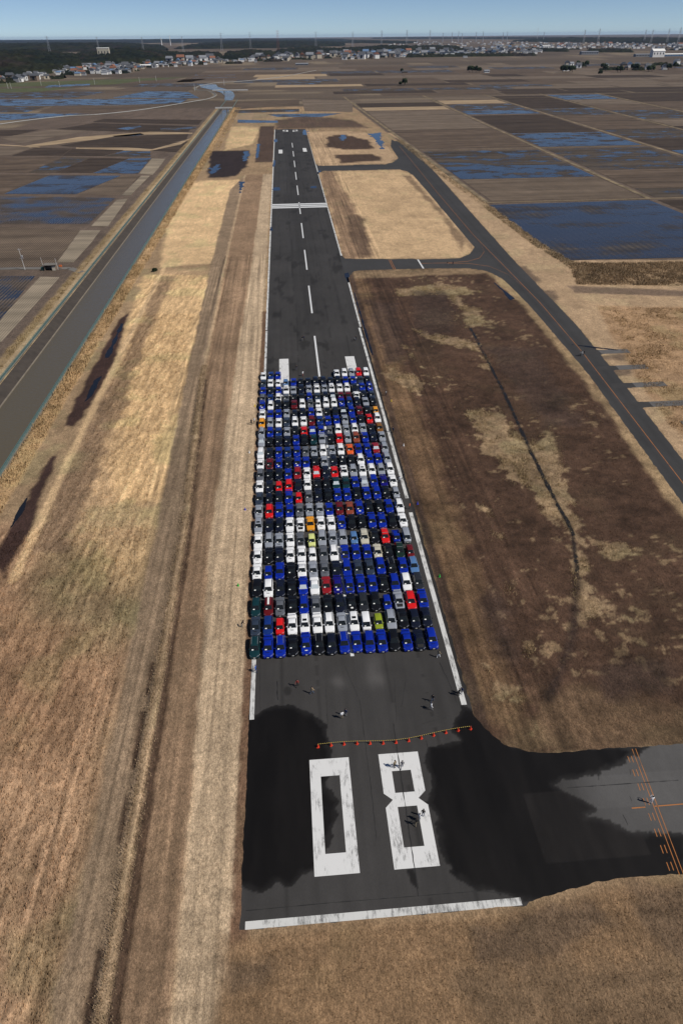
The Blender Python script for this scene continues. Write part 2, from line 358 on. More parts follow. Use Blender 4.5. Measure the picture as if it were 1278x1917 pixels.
# the airfield's own grass, then its strips (world metres)
AIR = [(-71.5, 0), (-71.5, 1180), (-40, 1190), (104, 1180), (112, 800), (122, 430), (126, 306), (240, 296), (200, 0)]
paint(AIR, (0.29, 0.205, 0.115), 1.5, 1.0, relief=0.22)
paint([(-96.5, 90), (-96.5, 1150), (-88, 1150), (-88, 90)], (0.27, 0.20, 0.108), 1, .8, relief=0.15)
paint([(-93.2, 90), (-93.2, 1150), (-90, 1150), (-90, 90)], (0.36, 0.275, 0.16), .5, .5)
paint([(-72, 0), (-72, 30), (-66, 118), (-54, 120), (-32, 118), (-29.5, 10), (-29, 0)], (0.300, 0.196, 0.112), 3, 3, 10, relief=0.36)   # long wind-blown grass
paint(pp((60, 980), (330, 950), (300, 1150), (120, 1260), (60, 1180)), (0.225, 0.170, 0.092), 5, 5, 12, k=.85)
paint(pp((0, 1130), (180, 1180), (160, 1330), (110, 1450), (0, 1400)), (0.25, 0.155, 0.086), 5, 5, 12, k=.7, seed=13)
paint(pp((0, 1480), (150, 1480), (120, 1700), (0, 1800)), (0.36, 0.24, 0.138), 5, 5, 12, k=.6, seed=17)
paint(pp((270, 515), (425, 515), (400, 640), (352, 790), (335, 935), (180, 945), (160, 880), (215, 700)), GOLD, 1.5, 2.5, 7, relief=0.40)
paint(pp((180, 945), (335, 930), (300, 1080), (140, 1090)), GOLD, 6, 6, 14, k=.35, seed=19, relief=.40)
for q in ((260, 805, 40), (240, 845, 30), (330, 800, 30), (258, 880, 25)):
    cx, cy = P(q[0], q[1]); paint([(cx - 3.5, cy - 2.5), (cx + 3.5, cy - 2.5), (cx + 3.5, cy + 2.5), (cx - 3.5, cy + 2.5)], (0.20, 0.15, 0.085), 2.5, 2.5, 4, k=.75, seed=q[2])
paint(pp((330, 340), (452, 336), (432, 492), (300, 500)), (0.60, 0.425, 0.225), 1.5, 2.0, 8, relief=.25)
paint(pp((432, 238), (486, 238), (474, 270), (420, 282)), (0.52, 0.375, 0.20), 1.5, 2.0, 8, relief=.2)
paint(pp((395, 283), (466, 281), (462, 312), (440, 330), (388, 334)), (0.030, 0.022, 0.020), 1.5, 3, 9, relief=.05)
paint(pp((487, 236), (513, 236), (511, 304), (478, 304)), (0.075, 0.050, 0.034), .8, 1.0, 5, relief=.12)
paint([(-55.5, 112), (-35, 112), (-37, 310), (-56, 310)], (0.43, 0.30, 0.165), 2.5, 4, 9, k=.8, seed=203, relief=.34)
paint(pp((270, 515), (425, 515), (400, 640), (352, 790), (335, 935), (215, 940), (215, 700)), GOLD, 2.5, 4.0, 8, k=.85, relief=0.36, seed=205)
LN_A = [(-29.5, 0), (-30, 50), (-31.4, 112), (-33.7, 195), (-36, 300), (-38, 500)]
LN_B = [(-23.6, 0), (-24.3, 50), (-25.1, 112), (-28.5, 195), (-29.5, 300), (-30, 560)]
LN_C = [(-16.5, 0), (-17.2, 50), (-19.5, 112), (-18.9, 195), (-17.5, 300), (-16.5, 560)]
LN_D = [(-10.6, 20), (-10.7, 50), (-11, 112), (-11.1, 195), (-10.8, 300), (-10, 560)]
def between(a, b): return list(a) + list(reversed(b))
paint(between(LN_A, LN_B), (0.235, 0.172, 0.106), .5, .7, 5, relief=.12)
paint(between(LN_B, LN_C), (0.250, 0.170, 0.100), .5, .7, 5, relief=.12, seed=33)
paint(between(LN_C, LN_D), TAN, .5, .6, 6, relief=.05, seed=35)
paint(between([(x - 0.9, y) for x, y in LN_B], [(x + 0.4, y) for x, y in LN_B]), (0.37, 0.270, 0.160), .3, .45, 2.5)
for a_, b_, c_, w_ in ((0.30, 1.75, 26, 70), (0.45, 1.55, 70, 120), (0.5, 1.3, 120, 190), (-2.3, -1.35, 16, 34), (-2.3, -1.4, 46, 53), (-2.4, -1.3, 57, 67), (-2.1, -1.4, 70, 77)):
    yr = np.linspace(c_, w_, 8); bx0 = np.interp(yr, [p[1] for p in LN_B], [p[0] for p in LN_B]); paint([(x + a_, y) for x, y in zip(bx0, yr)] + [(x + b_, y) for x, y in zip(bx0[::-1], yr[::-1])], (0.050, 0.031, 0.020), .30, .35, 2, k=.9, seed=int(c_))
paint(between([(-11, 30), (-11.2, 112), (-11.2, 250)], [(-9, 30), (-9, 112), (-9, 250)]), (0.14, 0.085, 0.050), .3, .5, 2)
for pts in (((243, 584), (222, 600), (118, 798), (140, 800), (205, 700)), ((112, 845), (92, 860), (-20, 1060), (10, 1080), (60, 985))):
    paint(pp(*pts), (0.045, 0.026, 0.020), .6, 1.0, 4, relief=.04)
paint([(-56, 108), (-49, 108), (-50, 200), (-51, 300), (-56.5, 300)], (0.17, 0.115, 0.07), 1.5, 3.0, 7, k=.75, seed=37)
LN_E = [(-56.5, 100), (-57.5, 150), (-57.5, 250), (-57, 320)]
stroke(LN_E, 0.9, (0.52, 0.37, 0.20), .5, .5)
paint([(-71.6, 90), (-66.5, 90), (-66.5, 1150), (-71.6, 1150)], (0.44, 0.30, 0.155), .6, 1.0, 4, relief=.3)
# lower (threshold) meadow
BOT = [(-12, 0), (-12, 34), (24, 34.2), (36, 36), (60, 36), (120, 36), (120, 0)]
paint(BOT, (0.200, 0.131, 0.070), 1.2, 1.0, 5, relief=.14)
paint(pp((880, 1740), (1010, 1700), (1110, 1680), (1150, 1730), (1010, 1800), (900, 1800)), (0.105, 0.074, 0.046), 1.2, 1.8, 3, k=.8)
paint(pp((1180, 1660), (1290, 1650), (1290, 1820), (1200, 1760)), (0.105, 0.074, 0.046), 1.2, 1.8, 3, k=.75, seed=51)
paint(pp((415, 1800), (520, 1790), (510, 1830), (430, 1860)), (0.125, 0.088, 0.054), 1.0, 1.2, 2, k=.7)
paint(pp((860, 1820), (1290, 1800), (1290, 1930), (900, 1930)), (0.12, 0.085, 0.05), 1.5, 2.2, 3, k=.6, seed=57)
# infield beside the parked cars
INF = [(24.8, 57), (24.8, 300), (88, 299), (91.5, 247), (89.8, 182), (84.2, 113), (80.5, 54), (31, 54.5)]
paint(INF, (0.066, 0.039, 0.024), .6, .8, 4, relief=.16)
paint([(24.8, 60), (24.8, 300), (31, 300), (35, 220), (33.5, 120), (32, 78), (32, 56)], (0.145, 0.092, 0.049), 2, 3.2, 5, k=.85)
paint([(25, 56), (33, 60), (42, 66), (60, 60), (80, 56), (80, 54.5), (31, 54.5)], (0.13, 0.086, 0.048), 1.5, 2.2, 5, k=.75)
paint([(78, 60), (82, 113), (87, 182), (88.5, 247), (86, 292), (91, 290), (92.5, 247), (90, 182), (84.5, 113), (81, 60)], (0.30, 0.215, 0.115), 1.0, 1.8, 6, k=.9)
paint([(26, 288), (27, 300), (86, 299), (87, 290)], (0.24, 0.17, 0.095), 1.5, 2, 6, k=.9)
stroke([(25.6, 60), (25.9, 150), (26.6, 300)], .9, (0.055, 0.036, 0.025), .4, .4, 3, k=.85)
PALE = (0.275, 0.200, 0.112)
clump_polys = [
 pp((870, 770), (930, 760), (985, 830), (1030, 800), (1060, 870), (1080, 960), (1110, 1000), (1075, 1010), (1010, 960), (960, 870), (900, 850)),
 pp((1060, 1000), (1085, 1000), (1110, 1110), (1120, 1160), (1080, 1165), (1070, 1090)),
 pp((1000, 930), (1040, 930), (1060, 990), (1010, 960)), pp((895, 945), (915, 950), (945, 1010), (925, 1010)),
 pp((940, 1090), (960, 1085), (972, 1125), (950, 1130)), pp((975, 1200), (1000, 1210), (1010, 1240), (985, 1235)),
 pp((740, 540), (830, 530), (900, 545), (890, 555), (800, 553), (735, 556)), pp((825, 520), (850, 540), (900, 600), (885, 600), (840, 560)),
 pp((860, 575), (900, 575), (920, 610), (870, 615)), pp((770, 615), (830, 628), (900, 640), (900, 660), (800, 640)),
 pp((720, 680), (800, 715), (785, 740), (750, 730), (715, 700)), pp((880, 640), (905, 660), (925, 700), (900, 690)),
 pp((1080, 1120), (1140, 1115), (1180, 1160), (1100, 1150)), pp((745, 640), (770, 655), (790, 690), (760, 660)),
 pp((905, 1240), (970, 1280), (1000, 1330), (960, 1340), (915, 1290)), pp((985, 1340), (1010, 1340), (1015, 1380), (995, 1370)),
 pp((930, 830), (1000, 845), (985, 915), (940, 900)), pp((1115, 1020), (1170, 1015), (1200, 1040), (1140, 1050))]
for i, q in enumerate(clump_polys): paint(q, PALE, .5, 3.4, 2.4, inset=1.0, k=.85, seed=60 + i, relief=.3, mod=np.clip(.35 + 1.1 * fbm(xi, yi, 1.7, 191, 3), 0, 1))
sp = fbm(xi, yi, 2.2, 177, 4, .65) + .35 * (fbm(xi, yi, 14, 178, 2) - .5)
paint([(34, 70), (36, 290), (84, 290), (86, 182), (80, 113), (74, 62)], (0.21, 0.148, 0.082), 1, 1, k=.75, mod=sstep(.70, .76, sp), seed=179)
for i, q in enumerate([pp((770, 545), (840, 545), (850, 625), (780, 625)), pp((680, 560), (740, 570), (760, 680), (720, 680)), pp((920, 1080), (955, 1120), (965, 1240), (930, 1230), (905, 1140)), pp((910, 650), (1010, 650), (1090, 800), (1020, 800)), pp((1120, 1240), (1250, 1230), (1250, 1290), (1140, 1300))]):
    paint(q, (0.058, 0.038, 0.027), 2, 3, 6, k=.75, seed=90 + i)
DITCH = [(60.5, 293.6), (62.6, 255), (63.1, 224.3), (60.6, 174.0), (58.0, 140.0), (56.7, 116.5), (56.2, 104.8), (52.2, 91.7), (47.5, 80.6), (44.8, 75), (41.3, 70.0), (37.0, 63.8)]
stroke(DITCH[2:8], .40, (0.022, 0.016, 0.013), .3, .2, 2); stroke(DITCH[7:], .75, (0.030, 0.020, 0.015), .7, .4, 3, k=.8)
# middle and far infields
paint([(26, 318), (26, 567), (90, 567), (95, 540), (93, 380), (88, 325), (80, 316)], (0.47, 0.335, 0.185), .8, 1.2, 6, relief=.15)
paint([(26, 318), (26, 567), (36, 567), (40, 470), (42, 400), (40, 320)], (0.19, 0.125, 0.075), 2, 3, 9, k=.85)
paint([(32, 325), (40, 325), (44, 400), (36, 440)], (0.10, 0.066, 0.042), 2, 3, 9, k=.8)
paint([(83, 325), (90, 345), (92, 400), (93, 540), (88, 540), (89, 400)], (0.16, 0.11, 0.065), 1.5, 2, 8, k=.8)
paint([(27, 594), (28, 835), (88, 820), (98, 690), (95, 630), (86, 600)], (0.40, 0.285, 0.165), .8, 1.2, 6, relief=.12)
for i, q in enumerate([pp((612, 255), (640, 252), (690, 262), (700, 278), (640, 280), (610, 275)), pp((620, 290), (695, 288), (718, 300), (640, 306))]):
    paint(q, (0.065, 0.042, 0.028), 2, 4, 12, seed=110 + i)
paint([(-8, 858), (-8, 960), (30, 1010), (90, 940), (96, 860)], (0.10, 0.068, 0.045), 4, 6, 25)
paint([(-60, 960), (10, 1000), (20, 1060), (-60, 1040)], (0.29, 0.215, 0.13), 4, 6, 20)
# strip between the taxiway and the paddies
paint([(90, 54), (94, 131), (102, 223), (104, 306), (114, 534), (119, 713), (112, 800), (118, 810), (124, 560), (124, 430), (126, 306), (190, 300), (190, 54)], (0.375, 0.268, 0.155), .8, 1.2, 6, relief=.15)
for i, q in enumerate([pp((985, 540), (1040, 545), (1040, 590), (1000, 580)), pp((1100, 665), (1180, 662), (1190, 672), (1120, 675)), pp((1125, 692), (1180, 690), (1180, 702), (1140, 702)), pp((950, 500), (985, 500), (1010, 525), (985, 530))]):
    paint(q, (0.10, 0.072, 0.052), 1, 2, 5, k=.75, seed=120 + i)
paint(pp((1115, 572), (1300, 575), (1300, 850), (1215, 745), (1150, 640)), (0.34, 0.225, 0.122), 1.2, 1.5, 6, relief=.25)
paint(pp((1060, 535), (1300, 545), (1300, 556), (1075, 548)), (0.17, 0.122, 0.08), .8, .8, 4)
# texture of each sward: streaks, mowing lines, mottling
longg = sstep(0.25, 0.4, rel)
infl = np.where((xi > 25) & (yi > 54) & (yi < 300) & (xi < 90), 1.9, 1.0)
c *= (1 + infl * (0.50 * (f1 - .5) + 0.45 * (f2 - .5)))[:, None]
c *= (1 + longg * (1.0 * (st1 - .5) + .75 * (st2 - .5)))[:, None]
stripz = ((xi > -36) & (xi < -10.5) & (yi < 330)) | ((xi > 24) & (xi < 44) & (yi > 55))
c *= (1 + np.where(stripz, 1.25, 0.15) * (sty - .5))[:, None]
c *= (1 + np.where((xi > 31) & (yi < 78) & (yi > 54) | (yi < 34), 0.40, 0.08) * (stx - .5))[:, None]
c *= (1 + 0.30 * (f3 - .5))[:, None]
green = sstep(0.55, 0.72, fbm(xi, yi, 11, 71)) * sstep(0.10, 0.2, rel) * 0.16
c[:, 0] *= 1 - green * .5; c[:, 2] *= 1 - green * .3
lum = c.mean(1, keepdims=True); c[:] = np.clip(lum + (c - lum) * 1.05, 0.004, 1); c[:, 2] *= 1.08; c[:, 0] *= 1.02
# relief
zz = rel * ((f2 - .5) * .55 + (f1 - .5) * .8 + longg * ((st1 - .5) * 1.8 + (st2 - .5) * 1.0))
lb = np.interp(yi, [p[1] for p in LN_B], [p[0] for p in LN_B])
zz += np.where(yi < 330, 0.38 * np.exp(-((xi - lb + .2) / .75) ** 2) * (0.7 + .5 * fbm(xi, yi, 6, 83, 2)), 0)
zz -= np.where(yi < 330, 0.30 * np.exp(-((xi - lb - 1.1) / .5) ** 2) + 0.25 * np.exp(-((xi - lb + 1.9) / .4) ** 2) * sstep(.45, .6, fbm(xi, yi, 9, 85, 2)), 0)

# slope of the bank down to the canal and the pavement beds
psd = np.full(len(xi), -1e9)
for q in PAVE: psd = np.maximum(psd, sdist(q, xi, yi))
psd = psd + .5 * (fbm(xi, yi, 1.3, 233, 3) - .5); fade = sstep(0.0, 1.6, -psd); zz = np.maximum(zz, -0.9) * fade + 0.055
ramp = np.clip(-0.11 * psd + 0.012, -0.10, 1); zz = np.where(psd > -2.2, np.minimum(np.where(psd > 0, ramp, np.maximum(zz, .02)), ramp), zz)
infar = (yi > 620); zz = np.where(infar & (psd < -1), zz * .4, zz)
outside = (sdist(AIR, xi, yi) < -0.3) & ~((xi < -86) & (xi > -101))
zz = np.where(outside, -0.06, zz)
canal = (xi > -89.6) & (xi < -71.9) & (yi < 1300); zz = np.where(canal, -4.0, zz)
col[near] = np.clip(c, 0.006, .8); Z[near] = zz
# farmland beyond, banded across the view
fo = ~near; xf = X[fo]; yf = Y[fo]
b1 = fbm(xf / 2.6, yf, 160, 201, 4); b2 = fbm(xf / 4, yf, 45, 207, 3)
base = np.array((0.100, 0.076, 0.056)) * (0.62 + .9 * b1)[:, None]
tanm = sstep(.60, .70, b2)[:, None]; base = base * (1 - tanm) + np.array((0.20, 0.155, 0.105)) * tanm
gm = (sstep(-500, -900, xf) * sstep(.42, .58, fbm(xf, yf, 500, 221, 3)) * (yf < 2600))[:, None]; base = base * (1 - gm) + np.array((0.085, 0.092, 0.042)) * gm
behind = (yf < 30)[:, None]; base = np.where(behind, np.array((0.21, 0.15, 0.09)), base)
col[fo] = base; Z[fo] = -0.06
Z[(Y < 0) & (X > -89.6) & (X < -71.9)] = -4.0
far_river = (X > -215) & (X < -60) & (Y >= 1150) & (Y < 1800)
Z[far_river] = np.minimum(Z[far_river], -0.3)
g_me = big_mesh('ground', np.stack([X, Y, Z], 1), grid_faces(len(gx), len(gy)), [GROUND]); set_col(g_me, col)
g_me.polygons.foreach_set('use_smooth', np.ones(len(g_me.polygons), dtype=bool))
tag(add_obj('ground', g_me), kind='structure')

def smooth_line(l, n=8):
    out = []; l = [l[0]] + list(l) + [l[-1]]
    for i in range(1, len(l) - 2):
        p0, p1, p2, p3 = (np.array(l[j]) for j in (i - 1, i, i + 1, i + 2))
        for k in range(n):
            t = k / n; out.append(.5 * (2 * p1 + (p2 - p0) * t + (2 * p0 - 5 * p1 + 4 * p2 - p3) * t * t + (3 * p1 - p0 - 3 * p2 + p3) * t ** 3))
    out.append(np.array(l[-1])); return out
# ------------------------------------------------------------------ pavements
def pave(name, poly, x0, x1, y0, y1, step_fn, z, painter, stepx):
    ax = np.arange(x0, x1 + stepx, stepx); yy = [y0]
    while yy[-1] < y1: yy.append(yy[-1] + step_fn(yy[-1]))
    ay = np.array(yy); U, W = np.meshgrid(ax, ay); U = U.ravel(); W = W.ravel()
    sd = sdist(poly, U, W) + 0.5 * (fbm(U, W, 2.2, 140) - .5)
    rgb, wet = painter(U, W)
    F = grid_faces(len(ax), len(ay)); F = F[(sd[F] > -0.9).any(1)]
    idx = np.unique(F); mp = np.full(len(U), -1); mp[idx] = np.arange(len(idx)); F = mp[F]
    me = big_mesh(name, np.stack([U[idx], W[idx], np.full(len(idx), z)], 1), F, [ASPH])
    set_col(me, np.concatenate([rgb[idx], wet[idx, None]], 1))
    return tag(add_obj(name, me), kind='structure')
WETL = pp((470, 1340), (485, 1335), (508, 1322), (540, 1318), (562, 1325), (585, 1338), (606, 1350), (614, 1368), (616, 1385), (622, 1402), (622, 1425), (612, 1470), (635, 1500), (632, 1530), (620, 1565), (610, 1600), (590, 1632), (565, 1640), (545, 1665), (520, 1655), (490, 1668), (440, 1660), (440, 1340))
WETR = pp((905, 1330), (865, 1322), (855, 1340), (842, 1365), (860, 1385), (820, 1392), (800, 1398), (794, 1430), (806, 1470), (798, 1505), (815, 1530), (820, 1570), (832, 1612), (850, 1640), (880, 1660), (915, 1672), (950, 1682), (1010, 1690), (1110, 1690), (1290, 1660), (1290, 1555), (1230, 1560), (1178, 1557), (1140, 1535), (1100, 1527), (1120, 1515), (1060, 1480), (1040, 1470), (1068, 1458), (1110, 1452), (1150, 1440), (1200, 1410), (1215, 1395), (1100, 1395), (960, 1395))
STAIN2 = pp((762, 1628), (775, 1626), (785, 1668), (770, 1655))
def asphalt_paint(U, W):
    rgb = np.zeros((len(U), 3)); rgb[:] = (0.047, 0.0445, 0.0430)
    rgb *= (0.80 + .40 * fbm(U, W, 14, 150))[:, None]
    rgb *= (1 + .25 * (fbm(U / .9, W / 30, 1, 155, 3) - .5))[:, None]
    # paving lanes of slightly different mix
    for a, b, k in ((-10.3, -6.6, .93), (-0.4, 1.2, 1.05), (7.4, 12.6, 1.03), (21.5, 24.9, .94)): rgb[(U > a) & (U < b)] *= k
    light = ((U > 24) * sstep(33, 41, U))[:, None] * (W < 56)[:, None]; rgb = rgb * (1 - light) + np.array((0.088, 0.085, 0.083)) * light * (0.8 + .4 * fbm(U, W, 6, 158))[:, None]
    lane = (U > 36) & (U < 80) & (W > 45.6) & (W < 50.5); rgb[lane] *= 1.12
    rub = np.exp(-((U - 7.4) / 6.5) ** 2) * sstep(190, 260, W) * fbm(U / .5, W / 60, 1, 187, 3); rgb *= (1 - .35 * rub)[:, None]
    for xs_ in (-4.6, 1.2, 12.7, 18.4): rgb *= (1 - .30 * np.exp(-((U - xs_ - .25 * np.sin(W / 17)) / .28) ** 2) * (fbm(U * 0, W, 9, int(190 + xs_)) > .42))[:, None]
    rgb *= (1 - .35 * sstep(.66, .72, fbm(U, W / 2.5, 5, 193, 4)) * (W > 190))[:, None]
    smudge = np.zeros(len(U))
    for px, py, r in ((628, 1275, .8), (640, 1278, .8), (695, 1270, 1.2), (712, 1272, 1.0), (700, 1245, 1.4)):
        cx, cy = P(px, py); smudge += .55 * np.exp(-(((U - cx) / r) ** 2 + ((W - cy) / (r * 1.5)) ** 2))
    rgb *= (1 + smudge)[:, None]
    for px, py, r in ((538, 1294, .8), (518, 590, 2.2), (680, 600, 1.5)):
        cx, cy = P(px, py); rgb *= (1 - .45 * sstep(1.0, .55, np.hypot((U - cx) / r, (W - cy) / (r * 1.5)) + .5 * (fbm(U, W, 1.2, 9) - .5)))[:, None]
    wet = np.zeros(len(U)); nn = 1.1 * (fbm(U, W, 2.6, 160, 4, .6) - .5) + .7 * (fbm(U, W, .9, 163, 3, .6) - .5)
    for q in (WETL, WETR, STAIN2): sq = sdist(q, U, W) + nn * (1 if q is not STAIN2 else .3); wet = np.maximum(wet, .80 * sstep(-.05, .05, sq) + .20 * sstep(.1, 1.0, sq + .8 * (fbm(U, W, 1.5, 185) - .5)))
    pat = (U > 28.2) & (U < 42) & (W > 39.2) & (W < 48.6)
    edge = sstep(23.6, 24.6, U) * (W > 66) * (W < 300); rgb *= (1 - .45 * edge)[:, None]
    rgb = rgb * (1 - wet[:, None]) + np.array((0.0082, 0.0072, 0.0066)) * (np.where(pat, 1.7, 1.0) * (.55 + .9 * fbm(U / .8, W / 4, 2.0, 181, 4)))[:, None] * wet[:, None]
    return rgb, wet * .8
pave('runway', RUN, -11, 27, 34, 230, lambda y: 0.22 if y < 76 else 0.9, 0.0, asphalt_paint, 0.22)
RUN2 = [(x, min(max(y, 229.9), 857)) for x, y in RUN]
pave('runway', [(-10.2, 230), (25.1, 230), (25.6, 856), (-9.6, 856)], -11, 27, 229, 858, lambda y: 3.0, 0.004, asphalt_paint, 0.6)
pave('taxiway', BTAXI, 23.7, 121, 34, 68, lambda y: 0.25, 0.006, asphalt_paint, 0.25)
def taxi_paint(U, W):
    rgb = np.zeros((len(U), 3)); rgb[:] = (0.048, 0.047, 0.047); rgb *= (0.78 + .44 * fbm(U, W, 18, 170))[:, None]
    mid = np.interp(W, [50, 113, 182, 247, 306, 474, 697], [85, 88.6, 93.6, 96.3, 96.9, 102, 109])
    track = np.exp(-((np.abs(U - mid) - 2.0) / .8) ** 2) * (W < 720); rgb *= (1 - .14 * track)[:, None]
    return rgb, np.zeros(len(U))
pave('taxiway', PTAXI, 80, 120, 52.5, 746, lambda y: 1.5, 0.010, taxi_paint, 0.7)
pave('taxiway', CON2, 24, 96, 284, 336, lambda y: .8, 0.014, taxi_paint, 0.8)
pave('taxiway', CON1, 24, 98, 554, 626, lambda y: 1.6, 0.018, taxi_paint, 0.8)
for i, (x0, x1, y) in enumerate(PADS):
    mb = MB(); xm = x0 + (x1 - x0) * .36
    if i < 4: mb.quad([(x0 - 1.5, y - 1.6, .03), (xm, y - 1.6, .03), (xm, y + 1.6, .03), (x0 - 1.5, y + 1.6, .03)], 0)
    mb.box(xm + .05, x1, y - 1.6, y + 1.6, -.1, .05, 1)
    tag(mb.obj('aircraft_parking_pad', [plain('pad_asphalt', (0.035, 0.033, 0.032), .9, noise=.3, scale=.5), plain('pad_concrete', (0.105, 0.10, 0.098), .9, noise=.3, scale=.5)]), kind='structure')

# painted markings, 4 mm sheets on the pavement
def sheet(name, polys, mat, z):
    mb = MB()
    for q in polys: mb.quad([(x, y, z) for x, y in q])
    return tag(mb.obj(name, mat), kind='structure')
def rect(x0, x1, y0, y1): return [(x0, y0), (x1, y0), (x1, y1), (x0, y1)]
def ring(o, i): return [[o[k], o[(k + 1) % len(o)], i[(k + 1) % len(o)], i[k]] for k in range(len(o))]
zi = [P(560 + a / 3.76, 1340 + b / 3.76) for a, b in ((185, 972), (330, 962), (283, 418), (150, 428))]
x0i, x1i = (zi[0][0] + zi[3][0]) / 2, (zi[1][0] + zi[2][0]) / 2; y0i, y1i = (zi[0][1] + zi[1][1]) / 2, (zi[2][1] + zi[3][1]) / 2
Z0 = (-0.9, 4.8, 39.9, 56.3)
sheet('runway_numeral', ring(rect(Z0[0], Z0[1], Z0[2], Z0[3]), rect(x0i, x1i, y0i, y1i)), NUMPAINT, .008)
e8 = lambda a, b: P(560 + a / 3.76, 1340 + b / 3.76)
L8, R8, B8, T8 = 9.15, 14.95, 39.95, 56.4
ym = e8(658, 592)[1]; yu = e8(600, 548)[1]; yl = e8(612, 648)[1]; xw = e8(658, 592)[0]; xw2 = R8 - (xw - L8)
iu = [e8(672, 543), e8(812, 533), e8(783, 380), e8(653, 390)]; il = [e8(735, 927), e8(880, 916), e8(828, 632), e8(692, 641)]
ux0, ux1, uy0, uy1 = (iu[0][0] + iu[3][0]) / 2, (iu[1][0] + iu[2][0]) / 2, (iu[0][1] + iu[1][1]) / 2, (iu[2][1] + iu[3][1]) / 2
lx0, lx1, ly0, ly1 = (il[0][0] + il[3][0]) / 2, (il[1][0] + il[2][0]) / 2, (il[0][1] + il[1][1]) / 2, (il[2][1] + il[3][1]) / 2
sheet('runway_numeral', [rect(L8, R8, uy1, T8), [(L8, yu), (ux0, uy0), (ux0, uy1), (L8, uy1)], [(ux1, uy0), (R8, yu), (R8, uy1), (ux1, uy1)],
      [(L8, yu), (xw, ym), (ux0, uy0)], [(R8, yu), (ux1, uy0), (xw2, ym)], [(xw, ym), (xw2, ym), (ux1, uy0), (ux0, uy0)],
      [(xw, ym), (lx0, ly1), (lx1, ly1), (xw2, ym)], [(L8, yl), (lx0, ly1), (xw, ym)], [(R8, yl), (xw2, ym), (lx1, ly1)],
      [(L8, yl), (L8, ly0), (lx0, ly0), (lx0, ly1)], [(R8, yl), (lx1, ly1), (lx1, ly0), (R8, ly0)], rect(L8, R8, B8, ly0)], NUMPAINT, .008)
# 26 at the far end, read from the other approach
def far_digit(segs, x0):
    w, h, t = 5.75, 16.4, 1.7; out = []
    for s in segs:
        q = {'t': (0, w, h - t, h), 'm': (0, w, h / 2 - t / 2, h / 2 + t / 2), 'b': (0, w, 0, t), 'tl': (0, t, h / 2 + t / 2, h - t), 'tr': (w - t, w, h / 2 + t / 2, h - t), 'bl': (0, t, t, h / 2 - t / 2), 'br': (w - t, w, t, h / 2 - t / 2)}[s]
        out.append(rect(x0 - q[1], x0 - q[0], 850 - q[3], 850 - q[2]))
    return out
sheet('runway_numeral', far_digit(('t', 'tr', 'm', 'bl', 'b'), 16.6), NUMPAINT, .012)
sheet('runway_numeral', far_digit(('t', 'tl', 'm', 'bl', 'br', 'b'), 5.8), NUMPAINT, .012)
sheet('runway_end_line', [rect(-9.3, 23.9, 34.55, 35.45)], EDGEPAINT, .008)
sheet('runway_edge_line', [rect(-9.8, -9.1, 64, 229)], EDGEPAINT, .008); sheet('runway_edge_line', [[(-10.0, 230), (-9.2, 230), (-8.4, 855), (-9.2, 855)]], EDGEPAINT, .012)
sheet('runway_edge_line', [rect(23.2, 24.05, 64, 115.5), rect(23.35, 24.1, 121, 229)], EDGEPAINT, .011); sheet('runway_edge_line', [[(23.9, 230), (24.6, 230), (25.0, 290), (24.3, 290)], [(24.4, 325), (25.2, 325), (26.2, 770), (25.4, 770)]], EDGEPAINT, .022)
for k in range(12):
    y0 = 188.6 + 57.4 * k - 57.4 * 2; 
    if y0 < 70 or y0 > 830: continue
    y0 = max(y0, 75.4)
    o = 0.0 + .0022 * (y0 - 188); sheet('runway_centre_dash', [rect(7.05 + o, 7.65 + o , y0, y0 + 34)], PAINTW, .012)
sheet('touchdown_bar', [rect(-5.0, -2.0, 176, 203.4)], NUMPAINT, .011); sheet('touchdown_bar', [rect(16.4, 19.4, 176, 203.4)], NUMPAINT, .011)
sheet('touchdown_bar', [rect(-4.7, -1.2, 668, 692)], NUMPAINT, .012); sheet('touchdown_bar', [rect(17.6, 21.0, 676, 700)], NUMPAINT, .012)
sheet('displaced_threshold_line', [rect(-8.9, 25.0, y, y + 3.2) for y in (435.4, 440.2, 445.0)], PAINTW, .012)
# orange taxi lines
tl = [(82, 54), (88.6, 121.3), (94.5, 199.2), (96.6, 250), (96.7, 294), (96.6, 357), (100.3, 474), (107, 640), (109, 700)]
sheet('taxiway_centre_line', [[(x0 - .085, y0), (x0 + .085, y0), (x1 + .085, y1), (x1 - .085, y1)] for (x0, y0), (x1, y1) in zip(tl[:-1], tl[1:])], ORANGE, .016)
arc = [(60, 308), (72, 307.5), (82, 309), (89, 314), (94, 325), (96.6, 345)]; arc2 = [(72, 307), (82, 305.5), (90, 300), (94.5, 288), (96.4, 268)]
for a in (arc, arc2): sheet('taxiway_centre_line', [[(x0, y0 - .16), (x1, y1 - .16), (x1, y1 + .16), (x0, y0 + .16)] for (x0, y0), (x1, y1) in zip(a[:-1], a[1:])], ORANGE, .024)
sheet('hold_line', [rect(46.2, 46.42, 299.6, 315.4), rect(47.0, 47.22, 299.6, 315.2)], ORANGE, .020)
sheet('hold_line', [rect(59.4, 60.1, 299.8, 314.4)], PAINTW, .020)
hx = lambda y: 44.35 + (y - 36) * .105
sheet('hold_line', [[(hx(36.4) + o, 36.4), (hx(36.4) + o + .09, 36.4), (hx(54.2) + o + .09, 54.2), (hx(54.2) + o, 54.2)] for o in (0.0, .52)], ORANGE, .012)
sheet('hold_line', [[(hx(y) + o, y), (hx(y) + o + .095, y), (hx(y + 1.05) + o + .095, y + 1.05), (hx(y + 1.05) + o, y + 1.05)] for y in np.arange(37, 54, 2.15) for o in (-1.05, -.53)], ORANGE, .012)
